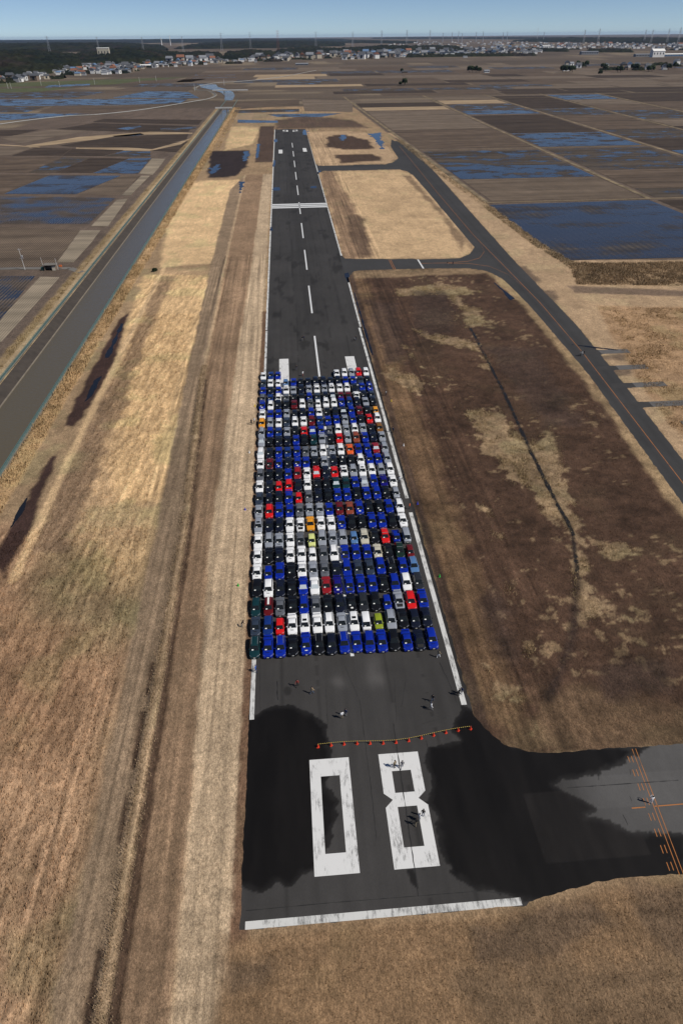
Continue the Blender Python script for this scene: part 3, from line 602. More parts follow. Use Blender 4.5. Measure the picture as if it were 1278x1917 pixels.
sheet('taxiway_centre_line', [rect(42.3, 44.2, 45.28, 45.44), rect(45.5, 60, 45.3, 45.44)], ORANGE, .012)
# cracks and sealed joints
TAR = plain('tar_seal', (0.012, 0.0115, 0.011), 0.6)
def crack(line, w, z=.013, seed=1):
    r = random.Random(seed); mb = MB(); pts = []
    for (x0, y0), (x1, y1) in zip(line[:-1], line[1:]):
        n = max(2, int(math.hypot(x1 - x0, y1 - y0) / .7))
        pts += [(x0 + (x1 - x0) * k / n + r.uniform(-.05, .05), y0 + (y1 - y0) * k / n, w * r.uniform(.25, 1.2)) for k in range(n)]
    for (a, b, w0), (c_, d, w1) in zip(pts[:-1], pts[1:]):
        ex, ey = c_ - a, d - b; L = math.hypot(ex, ey) + 1e-6; nx, ny = -ey / L, ex / L
        mb.quad([(a + nx * w0, b + ny * w0, z), (a - nx * w0, b - ny * w0, z), (c_ - nx * w1, d - ny * w1, z), (c_ + nx * w1, d + ny * w1, z)])
    return tag(mb.obj('pavement_crack', TAR), kind='structure')
for i, (l, w) in enumerate((
    (pp((736, 1355), (745, 1420), (757, 1500), (772, 1600), (784, 1690)), .07), (pp((673, 1310), (680, 1365), (690, 1440), (700, 1530), (706, 1580)), .04),
    (pp((610, 1290), (612, 1340), (614, 1365)), .03), (pp((519, 1275), (520, 1318)), .10), (pp((486, 1222), (487, 1340)), .03),
    (pp((822, 1240), (850, 1300), (856, 1325)), .05), (pp((797, 1386), (800, 1396), (803, 1410)), .05), (pp((738, 1270), (742, 1360)), .025),
    (pp((790, 1355), (825, 1345), (845, 1340)), .03), (pp((460, 1705), (620, 1690), (900, 1668), (970, 1675)), .05), (pp((1060, 1475), (1278, 1460)), .07), (pp((1120, 1450), (1118, 1470)), .05), (pp((1178, 1440), (1180, 1462)), .04),
    (pp((1165, 1525), (1180, 1555)), .05), (pp((1178, 1490), (1185, 1510)), .03), (pp((640, 1235), (672, 1310)), .02), (pp((760, 1270), (750, 1330)), .02))): crack(l, w, seed=i)

dr = random.Random(77); dl = smooth_line(DITCH[2:8], 14); mb = MB(); pv = None
for (x, y) in dl:
    w0, w1 = dr.uniform(.22, .55), dr.uniform(.22, .55); cu = ((x - w0, y, .07), (x + w1, y, .07))
    if pv: mb.quad([pv[0], pv[1], cu[1], cu[0]][::-1])
    pv = cu
tag(mb.obj('ditch', plain('black_ditch_mud', (0.012, 0.010, 0.008), .5)), kind='structure')
# standing water on the airfield
def puddle(pts, seed, z=.022, amp=1.5, nsc=5):
    q = pp(*pts); p = np.array(q); x0, y0 = p.min(0) - amp; x1, y1 = p.max(0) + amp
    n = 40; U, W = np.meshgrid(np.linspace(x0, x1, n), np.linspace(y0, y1, n)); U = U.ravel(); W = W.ravel()
    sd = sdist(q, U, W) + amp * 2 * (fbm(U, W, nsc, seed, 4) - .5); F = grid_faces(n, n); F = F[(sd[F] > 0).all(1)]
    if not len(F): return
    cx, cy = p.mean(0); z = z if any(sdist(w_, np.array([cx]), np.array([cy]))[0] > 0 for w_ in PAVE) else .10
    me = big_mesh('puddle', np.stack([U, W, np.full(len(U), z)], 1), F, [PUDDLE]); tag(add_obj('puddle', me), kind='structure')
for i, (q, a) in enumerate((
    (((566, 243), (577, 243), (578, 254), (566, 252)), 2), (((690, 250), (712, 248), (722, 272), (712, 282)), 6), (((637, 252), (648, 252), (646, 264), (636, 264)), 4),
    (((392, 315), (412, 306), (410, 320), (394, 328)), 4), (((456, 284), (468, 282), (464, 300), (456, 302)), 4), (((508, 350), (524, 350), (524, 356), (510, 358)), 2),
    (((596, 320), (600, 318), (600, 328), (594, 324)), 1.2), (((644, 512), (652, 510), (657, 528), (650, 530)), .5), (((505, 425), (511, 425), (510, 432), (505, 432)), .8), (((512, 262), (518, 260), (520, 264), (514, 268)), 1.5),
    (((925, 530), (945, 545), (962, 560), (955, 562)), .8), (((226, 605), (234, 605), (205, 670), (196, 672)), 1.0), (((190, 705), (170, 745), (160, 752), (178, 712)), .9), (((60, 915), (40, 950), (20, 990), (40, 965)), 1.0), (((448, 340), (458, 340), (452, 362), (447, 362)), 1.5),
    (((480, 270), (488, 268), (484, 296), (478, 298)), 1.5), (((1030, 640), (1160, 655), (1158, 657), (1110, 652)), .3), (((512, 300), (516, 300), (514, 312), (510, 312)), 1), (((580, 349), (592, 348), (592, 352), (582, 352)), 1.0), (((660, 545), (664, 548), (700, 668), (694, 664)), .35))): puddle(q, 300 + i, amp=a)
# ------------------------------------------------------------------ canal, fences, bridges, road
WZ = -2.0
mb = MB()
edge_r = [(-72.4, -60), (-72.4, 400), (-73.6, 700), (-76, 1100), (-80, 1380), (-88, 1480), (-104, 1560), (-128, 1640), (-140, 1740)]
edge_l = [(-86.3, -60), (-86.4, 400), (-87.4, 700), (-90, 1100), (-98, 1380), (-112, 1480), (-136, 1560), (-165, 1640), (-178, 1740)]
for i in range(len(edge_r) - 1):
    z = WZ if edge_r[i + 1][1] < 1150 else WZ
    mb.quad([(edge_l[i][0], edge_l[i][1], WZ), (edge_r[i][0], edge_r[i][1], WZ), (edge_r[i + 1][0], edge_r[i + 1][1], WZ), (edge_l[i + 1][0], edge_l[i + 1][1], WZ)])
tag(mb.obj('canal_water', CANAL_W), kind='structure')
# the far reach lies in a meander: a water sheet just above the meadow level there
mb = MB(); fr = [(-80, -93, 1290), (-82, -100, 1400), (-90, -114, 1490), (-106, -138, 1570), (-130, -166, 1650), (-142, -178, 1750)]
for a, b in zip(fr[:-1], fr[1:]): mb.quad([(a[1], a[2], .05), (a[0], a[2], .05), (b[0], b[2], .05), (b[1], b[2], .05)])
tag(mb.obj('river_water', CANAL_W), kind='structure')
mb = MB()
for k in range(110):
    y0 = -60 + 12.3 * k; y1 = y0 + 12.26
    if y1 > 1300: break
    mb.quad([(-89.9, y0, .12), (-86.5, y0, WZ + .2), (-86.5, y1, WZ + .2), (-89.9, y1, .12)], 0)
    mb.quad([(-86.5, y0, WZ + .2), (-86.15, y0, WZ + .15), (-86.1, y1, WZ - .4), (-86.1, y1, WZ - .4), (-86.5, y1, WZ + .2)][:2] + [(-86.15, y1, WZ + .15), (-86.5, y1, WZ + .2)], 1); mb.quad([(-86.15, y0, WZ + .15), (-86.1, y0, WZ - .4), (-86.1, y1, WZ - .4), (-86.15, y1, WZ + .15)], 1)
    mb.box(-90.5, -89.9, y0, y1, -.4, .12, 1)
    mb.box(-72.4, -71.6, y0, y1, -3.5, .15, 1)
tag(mb.obj('canal_wall', [CONC_D, plain('silty_wall_toe', (0.19, 0.16, 0.125), .9, noise=.4, scale=.4)]), 'damp grey concrete walls lining the straight canal', 'canal wall')
def railing(x, label):
    root = empty('railing', (x, 0, 0)); tag(root, label, 'railing', 'teal railings along the canal')
    pm = MB()
    for y in np.arange(90, 1300, 2.0): pm.box(-.04, .04, y - .04, y + .04, .0, 1.15)
    tag(pm.obj('post', TEAL, root), kind='stuff')
    for z in (1.12, .82, .5, .2):
        r = MB(); r.box(-.045, .045, 90, 1300, z - .05, z + .05); r.obj('rail', TEAL, root)
    return root
railing(-90.3, 'teal railing along the canal wall on the paddy side'); railing(-71.9, 'teal railing along the canal wall on the airfield side')
def bridge(name, x0, x1, y, w, z, mat, label, posts=True):
    root = empty(name, ((x0 + x1) / 2, y, 0)); tag(root, label, 'bridge'); h = (x1 - x0) / 2
    d = MB(); d.box(-h, h, -w / 2, w / 2, z - .7, z); d.obj('deck', mat, root)
    for s in (-1, 1):
        r = MB(); r.box(-h, h, s * w / 2 - .1, s * w / 2 + .1, z, z + .9); r.obj('parapet', mat, root)
    for px in (-h * .35, h * .35):
        r = MB(); r.box(px - .6, px + .6, -w / 2, w / 2, -2.6, z - .7); r.obj('pier', CONC, root)
bridge('footbridge', -95, -71, 1118, 3.0, 2.2, CONC_W, 'slim pale footbridge with weir across the straight canal')
bridge('road_bridge', -128, -62, 1488, 6, 3.2, CONC_W, 'longer white concrete road bridge where the canal bends')
# winding road with a white guard rail beyond the paddies
rz = [(-60, 300), (0, 292), (120, 275), (340, 250), (520, 240), (700, 222), (850, 200), (1000, 175), (1100, 158), (1138, 143), (1140, 132), (1110, 115), (1060, 112), (1036, 102), (1060, 88), (1150, 72), (1280, 64)]
road = [P(a / 2.84, 130 + b / 2.84) for a, b in rz] + [P(520, 145), P(590, 132)]
def ribbon(name, line, w, z, mat):
    mb = MB(); L = [np.array(p) for p in line]
    for i, (a, b) in enumerate(zip(L[:-1], L[1:])):
        d = b - a; d = d / (np.linalg.norm(d) + 1e-9); n = np.array((-d[1], d[0])) * w
        mb.quad([(*(a - n), z), (*(b - n), z), (*(b + n), z), (*(a + n), z)][::-1])
    return mb.obj(name, mat)
rs = smooth_line(road)
tag(ribbon('road', rs, 2.3, .10, ROADC), kind='structure'); tag(ribbon('road_verge', rs, 4.2, .04, PAD['B']), kind='structure')
gr = MB(); L = rs
for a, b in zip(L[:-1], L[1:]):
    d = b - a; d = d / (np.linalg.norm(d) + 1e-9); n = np.array((d[1], -d[0])) * 2.7
    gr.quad([(*(a + n), .45), (*(b + n), .45), (*(b + n), 1.0), (*(a + n), 1.0)]); gr.quad([(*(a + n), 1.0), (*(b + n), 1.0), (*(b + n * 1.12), 1.0), (*(a + n * 1.12), 1.0)]); gr.quad([(*(a + n * 1.12), 1.0), (*(b + n * 1.12), 1.0), (*(b + n * 1.12), .45), (*(a + n * 1.12), .45)])
tag(gr.obj('guard_rail', plain('weathered_white_rail', (0.42, 0.42, 0.41), .6)), 'white guard rail following the winding road beyond the paddies', 'guard rail')
tag(ribbon('farm_track', [(-300, 322), (-125, 319.5), (-100, 317), (-93, 310)], 1.7, .06, ROADC), kind='structure')

# ------------------------------------------------------------------ paddies
PZ = [0]
def paddy(q, kind, z=.05, px=True):
    PZ[0] += 1; z = z - .012 + (PZ[0] % 12) * .002
    w = pp(*q) if px else q
    cx = sum(p[0] for p in w) / len(w); cy = sum(p[1] for p in w) / len(w)
    mb = MB(); pts = [(x - cx, y - cy, 0) for x, y in w]
    ar = sum(a[0] * b[1] - b[0] * a[1] for a, b in zip(pts, pts[1:] + pts[:1]))
    if ar < 0: pts.reverse()
    mb.quad(pts); return tag(mb.obj('paddy_field', PAD[kind], loc=(cx, cy, z)), kind='structure')
zl = lambda *q: [(a / 2.6625, 220 + b / 2.6625) for a, b in q]
for q, k in (
    (zl((130, 140), (400, 96), (760, 70), (960, 76), (960, 82), (700, 86), (420, 116), (150, 150)), 'r'), (zl((380, 146), (640, 150), (760, 158), (900, 120), (960, 100), (900, 135), (740, 168), (600, 164), (380, 156)), 'r'), (zl((-20, 132), (200, 146), (200, 150), (-20, 138)), 'r'),
    ([(76, 518), (112, 519), (22, 640), (-40, 640)], 's'), ([(-80, 517), (66, 517), (-30, 640), (-200, 640)], 'k'),
    ([(-60, 422), (152, 431), (100, 497), (-60, 503)], 'f'), (zl((402, 562), (502, 562), (385, 722), (286, 722)), 's'),
    (zl((-200, 388), (578, 402), (448, 530), (-200, 532)), 'k'), (zl((584, 410), (638, 405), (540, 542), (455, 542)), 's'),
    (zl((250, 288), (602, 290), (380, 382), (24, 380)), 'F'), (zl((606, 290), (698, 290), (598, 386), (388, 384)), 'f'), (zl((-200, 280), (244, 287), (14, 380), (-200, 380)), 'b'), (zl((704, 290), (748, 290), (652, 388), (606, 388)), 's'),
    (zl((-200, 200), (318, 196), (136, 275), (-200, 270)), 'b'), (zl((322, 196), (450, 200), (272, 275), (142, 275)), 'w'), (zl((454, 201), (640, 205), (462, 276), (276, 275)), 'd'), (zl((644, 205), (755, 202), (688, 280), (466, 277)), 'W'), (zl((759, 203), (825, 206), (766, 286), (694, 280)), 's'),
    (zl((180, 150), (358, 155), (308, 190), (62, 190)), 'd'), (zl((362, 155), (618, 162), (520, 191), (312, 190)), 'd'), (zl((624, 165), (750, 170), (752, 196), (526, 192)), 'w'), (zl((-200, 140), (172, 150), (54, 188), (-200, 196)), 'g'),
    (zl((300, 140), (560, 96), (940, 82), (930, 110), (700, 150), (400, 150)), 'd'), (zl((640, 140), (940, 118), (880, 172), (760, 165)), 'd'), (zl((560, 92), (700, 78), (720, 84), (600, 104)), 'W'), (zl((800, 92), (930, 92), (930, 108), (820, 108)), 'W'),
    (zl((0, 100), (260, 60), (440, 66), (300, 92), (100, 130)), 'g'), (zl((280, 58), (470, 28), (960, 42), (940, 72), (600, 70)), 'd'), (zl((460, 22), (520, 6), (1010, 12), (990, 36)), 'd'), (zl((-100, 66), (200, 60), (60, 92), (-100, 96)), 'd'), (zl((580, 55), (700, 40), (706, 46), (640, 62)), 'W'), (zl((800, 55), (980, 44), (975, 58), (800, 68)), 'w')): paddy(q, k)
# beyond the winding road: wide wet meadows
zr = lambda *q: [(a / 2.84, 130 + b / 2.84) for a, b in q]
for q, k in ((zr((-200, 235), (480, 235), (300, 252), (-200, 285)), 'W'), (zr((200, 228), (300, 192), (800, 195), (560, 232)), 'b'), (zr((-200, 228), (140, 228), (240, 200), (-200, 200)), 'w'), (zr((-200, 196), (600, 190), (960, 178), (1000, 156), (-200, 160)), 'W'),
             (zr((-200, 156), (400, 150), (560, 120), (300, 118), (-200, 130)), 'w'), (zr((600, 150), (1060, 152), (1000, 118), (780, 116)), 'W'), (zr((560, 118), (1000, 112), (1020, 96), (700, 96)), 'b'), (zr((-200, 128), (220, 118), (400, 96), (-200, 104)), 'G'),
             (zr((700, 92), (1050, 90), (1130, 72), (760, 76)), 'w'), (zr((-200, 98), (600, 80), (1000, 40), (500, 56), (-200, 80)), 'G'), (zr((1020, 48), (1260, 46), (1250, 18), (1040, 26)), 'W'), (zr((640, 76), (1020, 66), (1100, 50), (760, 60)), 'b'), (zr((240, 96), (480, 84), (480, 76), (260, 84)), 'W')): paddy(q, k, z=.02)
# right-hand blocks: lanes parallel to the runway, split crosswise
def lane(xa, xb, seq, z=.05):
    """xa, xb: functions of y; seq: (y0, y1, kind)"""
    for y0, y1, k in seq: paddy([(xa(y0), y0), (xb(y0), y0), (xb(y1), y1), (xa(y1), y1)], k, z, px=False)
lin = lambda x0, y0, x1, y1: (lambda y: x0 + (x1 - x0) * (y - y0) / (y1 - y0))
A = P(912, 380); A2 = P(662, 195); B = P(1215, 372); B2 = P(802, 184)
la = lin(*A, *A2); lbx = lin(*B, *B2); lcx = lin(*P(1278, 292), *P(920, 182)); ldx = lin(*P(1278, 243), *P(1018, 178)); lex = lin(*P(1278, 209), *P(1112, 174))
off = lambda f, d: (lambda y: f(y) + d)
yy = lambda py, px=900: P(px, py)[1]
paddy([(126, 306), (232, 304), (227, 433), (124, 430)], 'F', px=False); paddy([(236, 304), (420, 304), (420, 432), (232, 432)], 'd', px=False)
lane(off(la, 4), off(lbx, -4), ((441, yy(333, 1000) - 1, 'f'), (yy(333, 1000) + 1, yy(309, 1000), 'W'), (yy(309, 1000), yy(281, 900) - 3, 'w'), (yy(277, 900) + 2, yy(241) - 1, 'b'), (yy(241) + 1, yy(226), 'g'), (yy(226), yy(206), 'g'), (yy(204), yy(198), 'r'), (yy(198), yy(190), 'd'), (yy(189), yy(184.5), 'g')))
lane(off(lbx, 5), off(lcx, -5), ((441, 470, 'w'), (471, 500, 'b'), (502, 545, 'b'), (546, 585, 'w'), (586, yy(281), 'w'), (yy(277), yy(251), 'W'), (yy(250), yy(216), 'd'), (yy(214), yy(207), 'W'), (yy(206), yy(195), 'w'), (yy(194), yy(187), 'r'), (yy(186), yy(182), 'g')))
lane(off(lcx, 5), off(ldx, -5), ((300, 560, 'd'), (563, 640, 'W'), (642, 720, 'd'), (723, 800, 'w'), (802, 850, 'b'), (852, 960, 'b'), (962, 1060, 'w'), (1062, 1200, 'd'), (1203, 1290, 'd')))
lane(off(ldx, 5), off(lex, -5), ((500, 700, 'd'), (702, 820, 'd'), (822, 900, 'g'), (902, 1010, 'w'), (1012, 1100, 'b'), (1102, 1200, 'g'), (1202, 1300, 'W')))
lane(off(lex, 6), off(lex, 150), ((600, 800, 'b'), (804, 960, 'w'), (962, 1140, 'b'), (1142, 1310, 'd'))); lane(off(lex, 158), off(lex, 330), ((800, 1020, 'd'), (1024, 1200, 'b'), (1204, 1320, 'g')))
bund = lambda f, y0, y1, w: tag(ribbon('farm_track', [(f(y), y) for y in np.linspace(y0, y1, 6)], w, .075, PAD['B']), kind='structure')
bund(la, 440, 1330, 1.7); bund(lbx, 436, 1330, 1.7); bund(lcx, 300, 1330, 1.8); bund(ldx, 500, 1330, 1.7); bund(lex, 600, 1330, 2.2)
for y, x0, x1 in ((437, 124, 420), (yy(279), la(yy(279)), lcx(yy(279))), (yy(184), la(yy(184)), 640), (1325, -60, 1500), (1464, -40, 900), (1605, -50, 1200)): tag(ribbon('farm_track', [(x0, y), (x1, y)], 1.1, .079, PAD['B']), kind='structure')
# rear belt across the valley
r2 = random.Random(5)
for y0, y1 in ((1330, 1392), (1397, 1460), (1468, 1530), (1536, 1600), (1610, 1690), (1697, 1790), (1800, 1910), (1918, 2040), (2050, 2180), (2190, 2330), (2345, 2480), (2500, 2650)):
    x = -60 if y0 < 1800 else -300
    while x < 1900:
        w = r2.uniform(90, 260)
        if not (-75 < x < -40 and y0 < 1500): paddy([(x + y0 * .03, y0), (x + w - 7 + y0 * .03, y0), (x + w - 7 + y1 * .03, y1), (x + y1 * .03, y1)], r2.choice('bbgddgbgbwgbr' if y0 > 1450 else 'bgddgwbr'), .03, px=False)
        x += w
for q, k in ((((445, 190), (560, 186), (560, 196), (440, 205)), 'b'), (((565, 186), (660, 188), (660, 210), (570, 208)), 'g'), (((440, 206), (560, 204), (560, 209), (436, 212)), 'w'), (((500, 214), (640, 212), (600, 219), (520, 219)), 'W'), (((445, 224), (520, 226), (520, 230), (445, 230)), 'W')): paddy(q, k, .06)

# ------------------------------------------------------------------ reeds and tufts (nobody could count them)
def tufts(name, x, y, h, rgb, spread=.35, blades=4, z0=None, lean=(0.12, 0.05), label=None, cat=None, wid=.11):
    n = len(x); k = n * blades
    bx = np.repeat(x, blades) + rng.normal(0, spread, k); by = np.repeat(y, blades) + rng.normal(0, spread, k)
    hh = np.repeat(h, blades) * rng.uniform(.55, 1.1, k); an = rng.uniform(0, math.pi, k); w = wid * rng.uniform(.6, 1.5, k) * np.clip(np.repeat(h, blades), .4, 2)
    zb = np.repeat(z0, blades) if z0 is not None else np.zeros(k)
    lx = hh * (lean[0] + rng.normal(0, .22, k)); ly = hh * (lean[1] + rng.normal(0, .22, k))
    V = np.zeros((k, 3, 3)); V[:, 0] = np.stack([bx - np.cos(an) * w, by - np.sin(an) * w, zb - .05], 1); V[:, 1] = np.stack([bx + np.cos(an) * w, by + np.sin(an) * w, zb - .05], 1)
    V[:, 2] = np.stack([bx + lx, by + ly, zb + hh], 1)
    me = big_mesh(name, V.reshape(-1, 3), np.arange(k * 3).reshape(-1, 3), [FOL])
    cc = np.repeat(rgb, blades, 0) * rng.uniform(.65, 1.25, (k, 1)); set_col(me, np.repeat(cc, 3, 0))
    nn_ = np.stack([rng.normal(.15, .25, k), rng.normal(-.15, .25, k), np.ones(k)], 1); nn_ /= np.linalg.norm(nn_, axis=1, keepdims=True)
    me.polygons.foreach_set('use_smooth', np.ones(k, dtype=bool)); me.normals_split_custom_set_from_vertices(np.repeat(nn_, 3, 0).tolist())
    o = add_obj(name, me); tag(o, label, cat, kind='stuff'); return o
def scatter(poly, dens, thr=None, nsc=4, seed=1):
    p = np.array(poly); x0, y0 = p.min(0); x1, y1 = p.max(0); n = int((x1 - x0) * (y1 - y0) * dens)
    x = rng.uniform(x0, x1, n); y = rng.uniform(y0, y1, n); k = sdist(poly, x, y) > 0
    if thr is not None: k &= fbm(x, y, nsc, seed, 3) > thr
    return x[k], y[k]
def tone(n, base, var=.2): return np.array(base) * (1 + rng.uniform(-var, var, (n, 1)))
def reeds(name, parts, rgb, h, label, **kw):
    xs = np.concatenate([p[0] for p in parts]); ys_ = np.concatenate([p[1] for p in parts])
    hv = h * (.15 + 1.7 * fbm(xs, ys_, 5, 401, 3)); tufts(name, xs, ys_, hv, tone(len(xs), rgb, .15) * (.6 + .8 * fbm(xs, ys_, 8, 405, 3))[:, None], label=label, cat='reeds', **kw)
reeds('reed_bank', [scatter([(-71.3, 95), (-66.8, 95), (-66.8, 320), (-71.3, 320)], 5.5), scatter([(-71.3, 320), (-66.5, 320), (-65, 700), (-71.3, 700)], 2.2), scatter([(-72, 700), (-60, 700), (-60, 1150), (-74, 1150)], .5)], (0.50, 0.34, 0.18), .75, 'golden reeds along the airfield bank of the canal', lean=(.2, .1))
reeds('grass_bank', [scatter([(-96.5, 150), (-93.4, 150), (-93.4, 330), (-96.5, 330)], 4, .42), scatter([(-96.5, 330), (-93.4, 330), (-93.4, 800), (-96.5, 800)], 1.6, .4)], (0.30, 0.22, 0.115), .5, 'dry grass along the paddy bank of the canal')
BERM = [P(745, 262), P(830, 330), P(912, 388), P(1000, 455), P(1062, 492), P(1105, 530)]
bp_ = []
for a, b in zip(BERM[:-1], BERM[1:]): bp_.append(scatter([(a[0] - 2.2, a[1]), (a[0] + 2.8, a[1]), (b[0] + 2.8, b[1]), (b[0] - 2.2, b[1])], 5.0 if a[1] < 450 else 1.5))
reeds('reed_berm', bp_, (0.40, 0.30, 0.19), .75, 'tall tan reeds on the bank between taxiway and paddies')
reeds('reed_bed', [scatter(pp((1065, 494), (1340, 490), (1340, 536), (1080, 533)), 5.0)], (0.30, 0.215, 0.135), .9, 'brown reed bed at the foot of the flooded paddy')
reeds('reed_meadow', [scatter(pp((1118, 575), (1320, 578), (1320, 880), (1218, 748), (1155, 645)), 3.2, .36, 5)], (0.37, 0.25, 0.135), .45, 'golden brown rank grass beyond the parking pads')
cl = [scatter(q, 7, .54, 2.4, 410 + i) for i, q in enumerate(clump_polys)]
reeds('pale_tussocks', cl, (0.42, 0.315, 0.18), .4, 'pale dry tussocks along the infield ditch', spread=.3)
yb = rng.uniform(18, 200, 6000); xb = np.interp(yb, [p[1] for p in LN_B], [p[0] for p in LN_B]) + rng.normal(-.25, .45, len(yb))
kk = fbm(xb, yb, 4.5, 83, 2) > .2; xb = xb[kk]; yb = yb[kk]
tufts('grass_ridge', xb, yb, rng.uniform(.15, .35, len(xb)), tone(len(xb), (0.37, 0.27, 0.165)), z0=np.full(len(xb), .3), lean=(-.1, .2), label='raised line of dry grass left between mown strips', cat='grass')
def gcol(x, y): return col[np.clip(np.searchsorted(gy, y), 0, len(gy) - 1) * len(gx) + np.clip(np.searchsorted(gx, x), 0, len(gx) - 1)]
def sward(name, poly, dens, h0, h1, label, lean, thr=None):
    x, y = scatter(poly, dens, thr, 5, 455); n = len(x); k_ = gcol(x, y) * rng.uniform(.7, 1.5, (n, 1)) * (1.12, 1.03, .95)
    tufts(name, x, y, rng.uniform(h0, h1, n), np.clip(k_, .01, .8), z0=Zat(x, y), blades=2, lean=lean, label=label, cat='grass', wid=.10, spread=.2)
def Zat(x, y): return Z[np.clip(np.searchsorted(gy, y), 0, len(gy) - 1) * len(gx) + np.clip(np.searchsorted(gx, x), 0, len(gx) - 1)]
sward('long_grass', [(-66, 24), (-66, 116), (-33, 116), (-31, 60), (-30, 24)], 9, .14, .42, 'long wind-laid dry grass beside the mown strips', (.25, .9))
sward('golden_grass', [(-56, 116), (-35, 116), (-37, 250), (-56, 250)], 5, .15, .4, 'golden long grass in the middle of the canal-side meadow', (.25, .9))
sward('mown_grass', [(-30, 24), (-31, 112), (-11, 112), (-10.5, 24)], 6, .06, .16, 'short mown grass on the strip beside the runway', (.1, .3))
sward('threshold_grass', [(-10, 17), (-10, 33.6), (24, 33.6), (34, 35), (58, 35.2), (58, 17)], 12, .08, .22, 'short brown grass beyond the runway end line', (.3, .1))
sward('infield_turf', [(27, 64), (26.8, 200), (86, 200), (82, 113), (76, 57), (40, 57)], 4, .1, .28, 'rough brown turf of the infield', (.2, .2))
#--FAR--
# ------------------------------------------------------------------ woods, villages, pylons across the valley
WOOD = attr_mat('woodland_canopy', fine=((0.05, 0.35),), bump=0)
wv, wf, wc = [], [], []; woff = 0
def wood(q, hill, tree, seed, px=True, dscale=1.0):
    global woff
    w = pp(*q) if px else q; p = np.array(w); x0, y0 = p.min(0); x1, y1 = p.max(0)
    D = max(1500, np.hypot(*p.mean(0))); dx = D / 420 * dscale; dy = dx * 2.4
    ax = np.arange(x0 - dx, x1 + dx, dx); ay = np.arange(y0 - dy, y1 + dy, dy)
    if len(ax) * len(ay) > 90000:
        k = math.sqrt(len(ax) * len(ay) / 90000); ax = np.arange(x0 - dx, x1 + dx, dx * k); ay = np.arange(y0 - dy, y1 + dy, dy * k)
    U, W = np.meshgrid(ax, ay); n = U.size; U = U.ravel() + rng.uniform(-.3, .3, n) * dx; W = W.ravel() + rng.uniform(-.3, .3, n) * dy
    sd = sdist(w, U, W) + 30 * hill / 25 * (fbm(U, W, 90, seed) - .5) * (D / 2500)
    F = grid_faces(len(ax), len(ay)); F = F[(sd[F] > 0).any(1)]
    h = np.where(sd > 0, hill * sstep(0, 160 * D / 2500, sd) * (.6 + .6 * fbm(U, W, 400, seed + 3)) + tree * rng.uniform(.35, 1.15, n) * (.6 + .8 * fbm(U, W, 30, seed + 7, 2)), -.05)
    kind = fbm(U, W, 130, seed + 11, 4)[:, None]
    c1, c2, c3 = np.array((0.010, 0.020, 0.010)), np.array((0.034, 0.040, 0.014)), np.array((0.052, 0.038, 0.030))
    cc = c1 + (c2 - c1) * sstep(.35, .5, kind) + (c3 - c2) * sstep(.60, .72, kind); cc = cc * rng.uniform(.12, .62, (n, 1))
    wv.append(np.stack([U, W, h], 1)); wf.append(F + woff); wc.append(cc); woff += n
for i, (q, hh, tt) in enumerate((
    ([(-120, 152), (0, 146), (110, 136), (160, 126), (150, 106), (0, 106), (-120, 110)], 24, 15), ([(150, 124), (240, 119), (335, 116), (335, 102), (150, 102)], 24, 15), ([(335, 115), (420, 112), (410, 102), (338, 102)], 16, 14),
    ([(420, 112), (520, 110), (515, 100), (425, 100)], 24, 13), ([(520, 108), (640, 100), (640, 93), (520, 95)], 16, 14), ([(640, 101), (760, 101), (872, 98), (860, 93), (640, 92)], 16, 14), ([(-120, 100), (310, 95), (300, 86), (-120, 90)], 30, 16),
    ([(330, 92), (520, 90), (640, 86), (640, 80), (380, 82)], 22, 16), ([(960, 78), (1400, 84), (1400, 76), (1000, 74)], 22, 16), ([(-300, 84), (640, 78), (640, 73), (-300, 77)], 26, 16), ([(640, 80), (760, 82), (780, 79), (660, 76)], 16, 14), ([(700, 72.6), (1300, 74), (1300, 72.2), (700, 71.2)], 24, 16),
    ([(760, 94), (860, 92), (850, 88), (770, 89)], 10, 14), ([(980, 96), (1060, 97), (1060, 94), (990, 93)], 4, 12), ([(640, 99), (760, 98), (900, 95.5), (900, 94), (640, 96)], 8, 13), ([(760, 107.5), (1000, 104.5), (1000, 102.5), (760, 104.5)], 0, 10), ([(1100, 98), (1180, 98), (1180, 95), (1100, 95)], 4, 12))): wood(q, hh, tt, 500 + i * 20)
VILL = [([(0, 156), (60, 153), (118, 147), (112, 142), (0, 150)], 14), ([(0, 141), (130, 136), (130, 129), (0, 137)], 22), ([(135, 144), (230, 139), (265, 131), (240, 122), (150, 125), (130, 133)], 62), ([(265, 129), (420, 119), (420, 113), (265, 119)], 42),
        ([(420, 121), (560, 113), (640, 107), (640, 102), (480, 111)], 36), ([(640, 113), (780, 107), (900, 104), (1000, 101), (1000, 94), (840, 96), (700, 100), (640, 102)], 98), ([(1050, 134), (1278, 130), (1278, 119), (1200, 123), (1060, 123)], 16), ([(900, 92), (1278, 94), (1278, 86), (900, 84)], 16)]
rv = random.Random(21)
def in_poly(q):
    p = np.array(q); 
    while True:
        a = rv.uniform(p[:, 0].min(), p[:, 0].max()); b = rv.uniform(p[:, 1].min(), p[:, 1].max())
        if sdist(q, np.array([a]), np.array([b]))[0] > 0: return a, b
for vi, (q, n) in enumerate(VILL):
    for k in range(int(n * .4)):
        a, b = in_poly(q); x, y = P(a, b); rx = rv.uniform(10, 34) * (y / 2800); ry = rv.uniform(12, 30) * (y / 2800)
        wood([(x - rx, y - ry), (x + rx, y - ry), (x + rx, y + ry), (x - rx, y + ry)], 0, 6.5, 900 + vi * 60 + k, px=False, dscale=.8)
wm_ = big_mesh('woodland', np.concatenate(wv), np.concatenate(wf), [WOOD]); set_col(wm_, np.concatenate(wc))
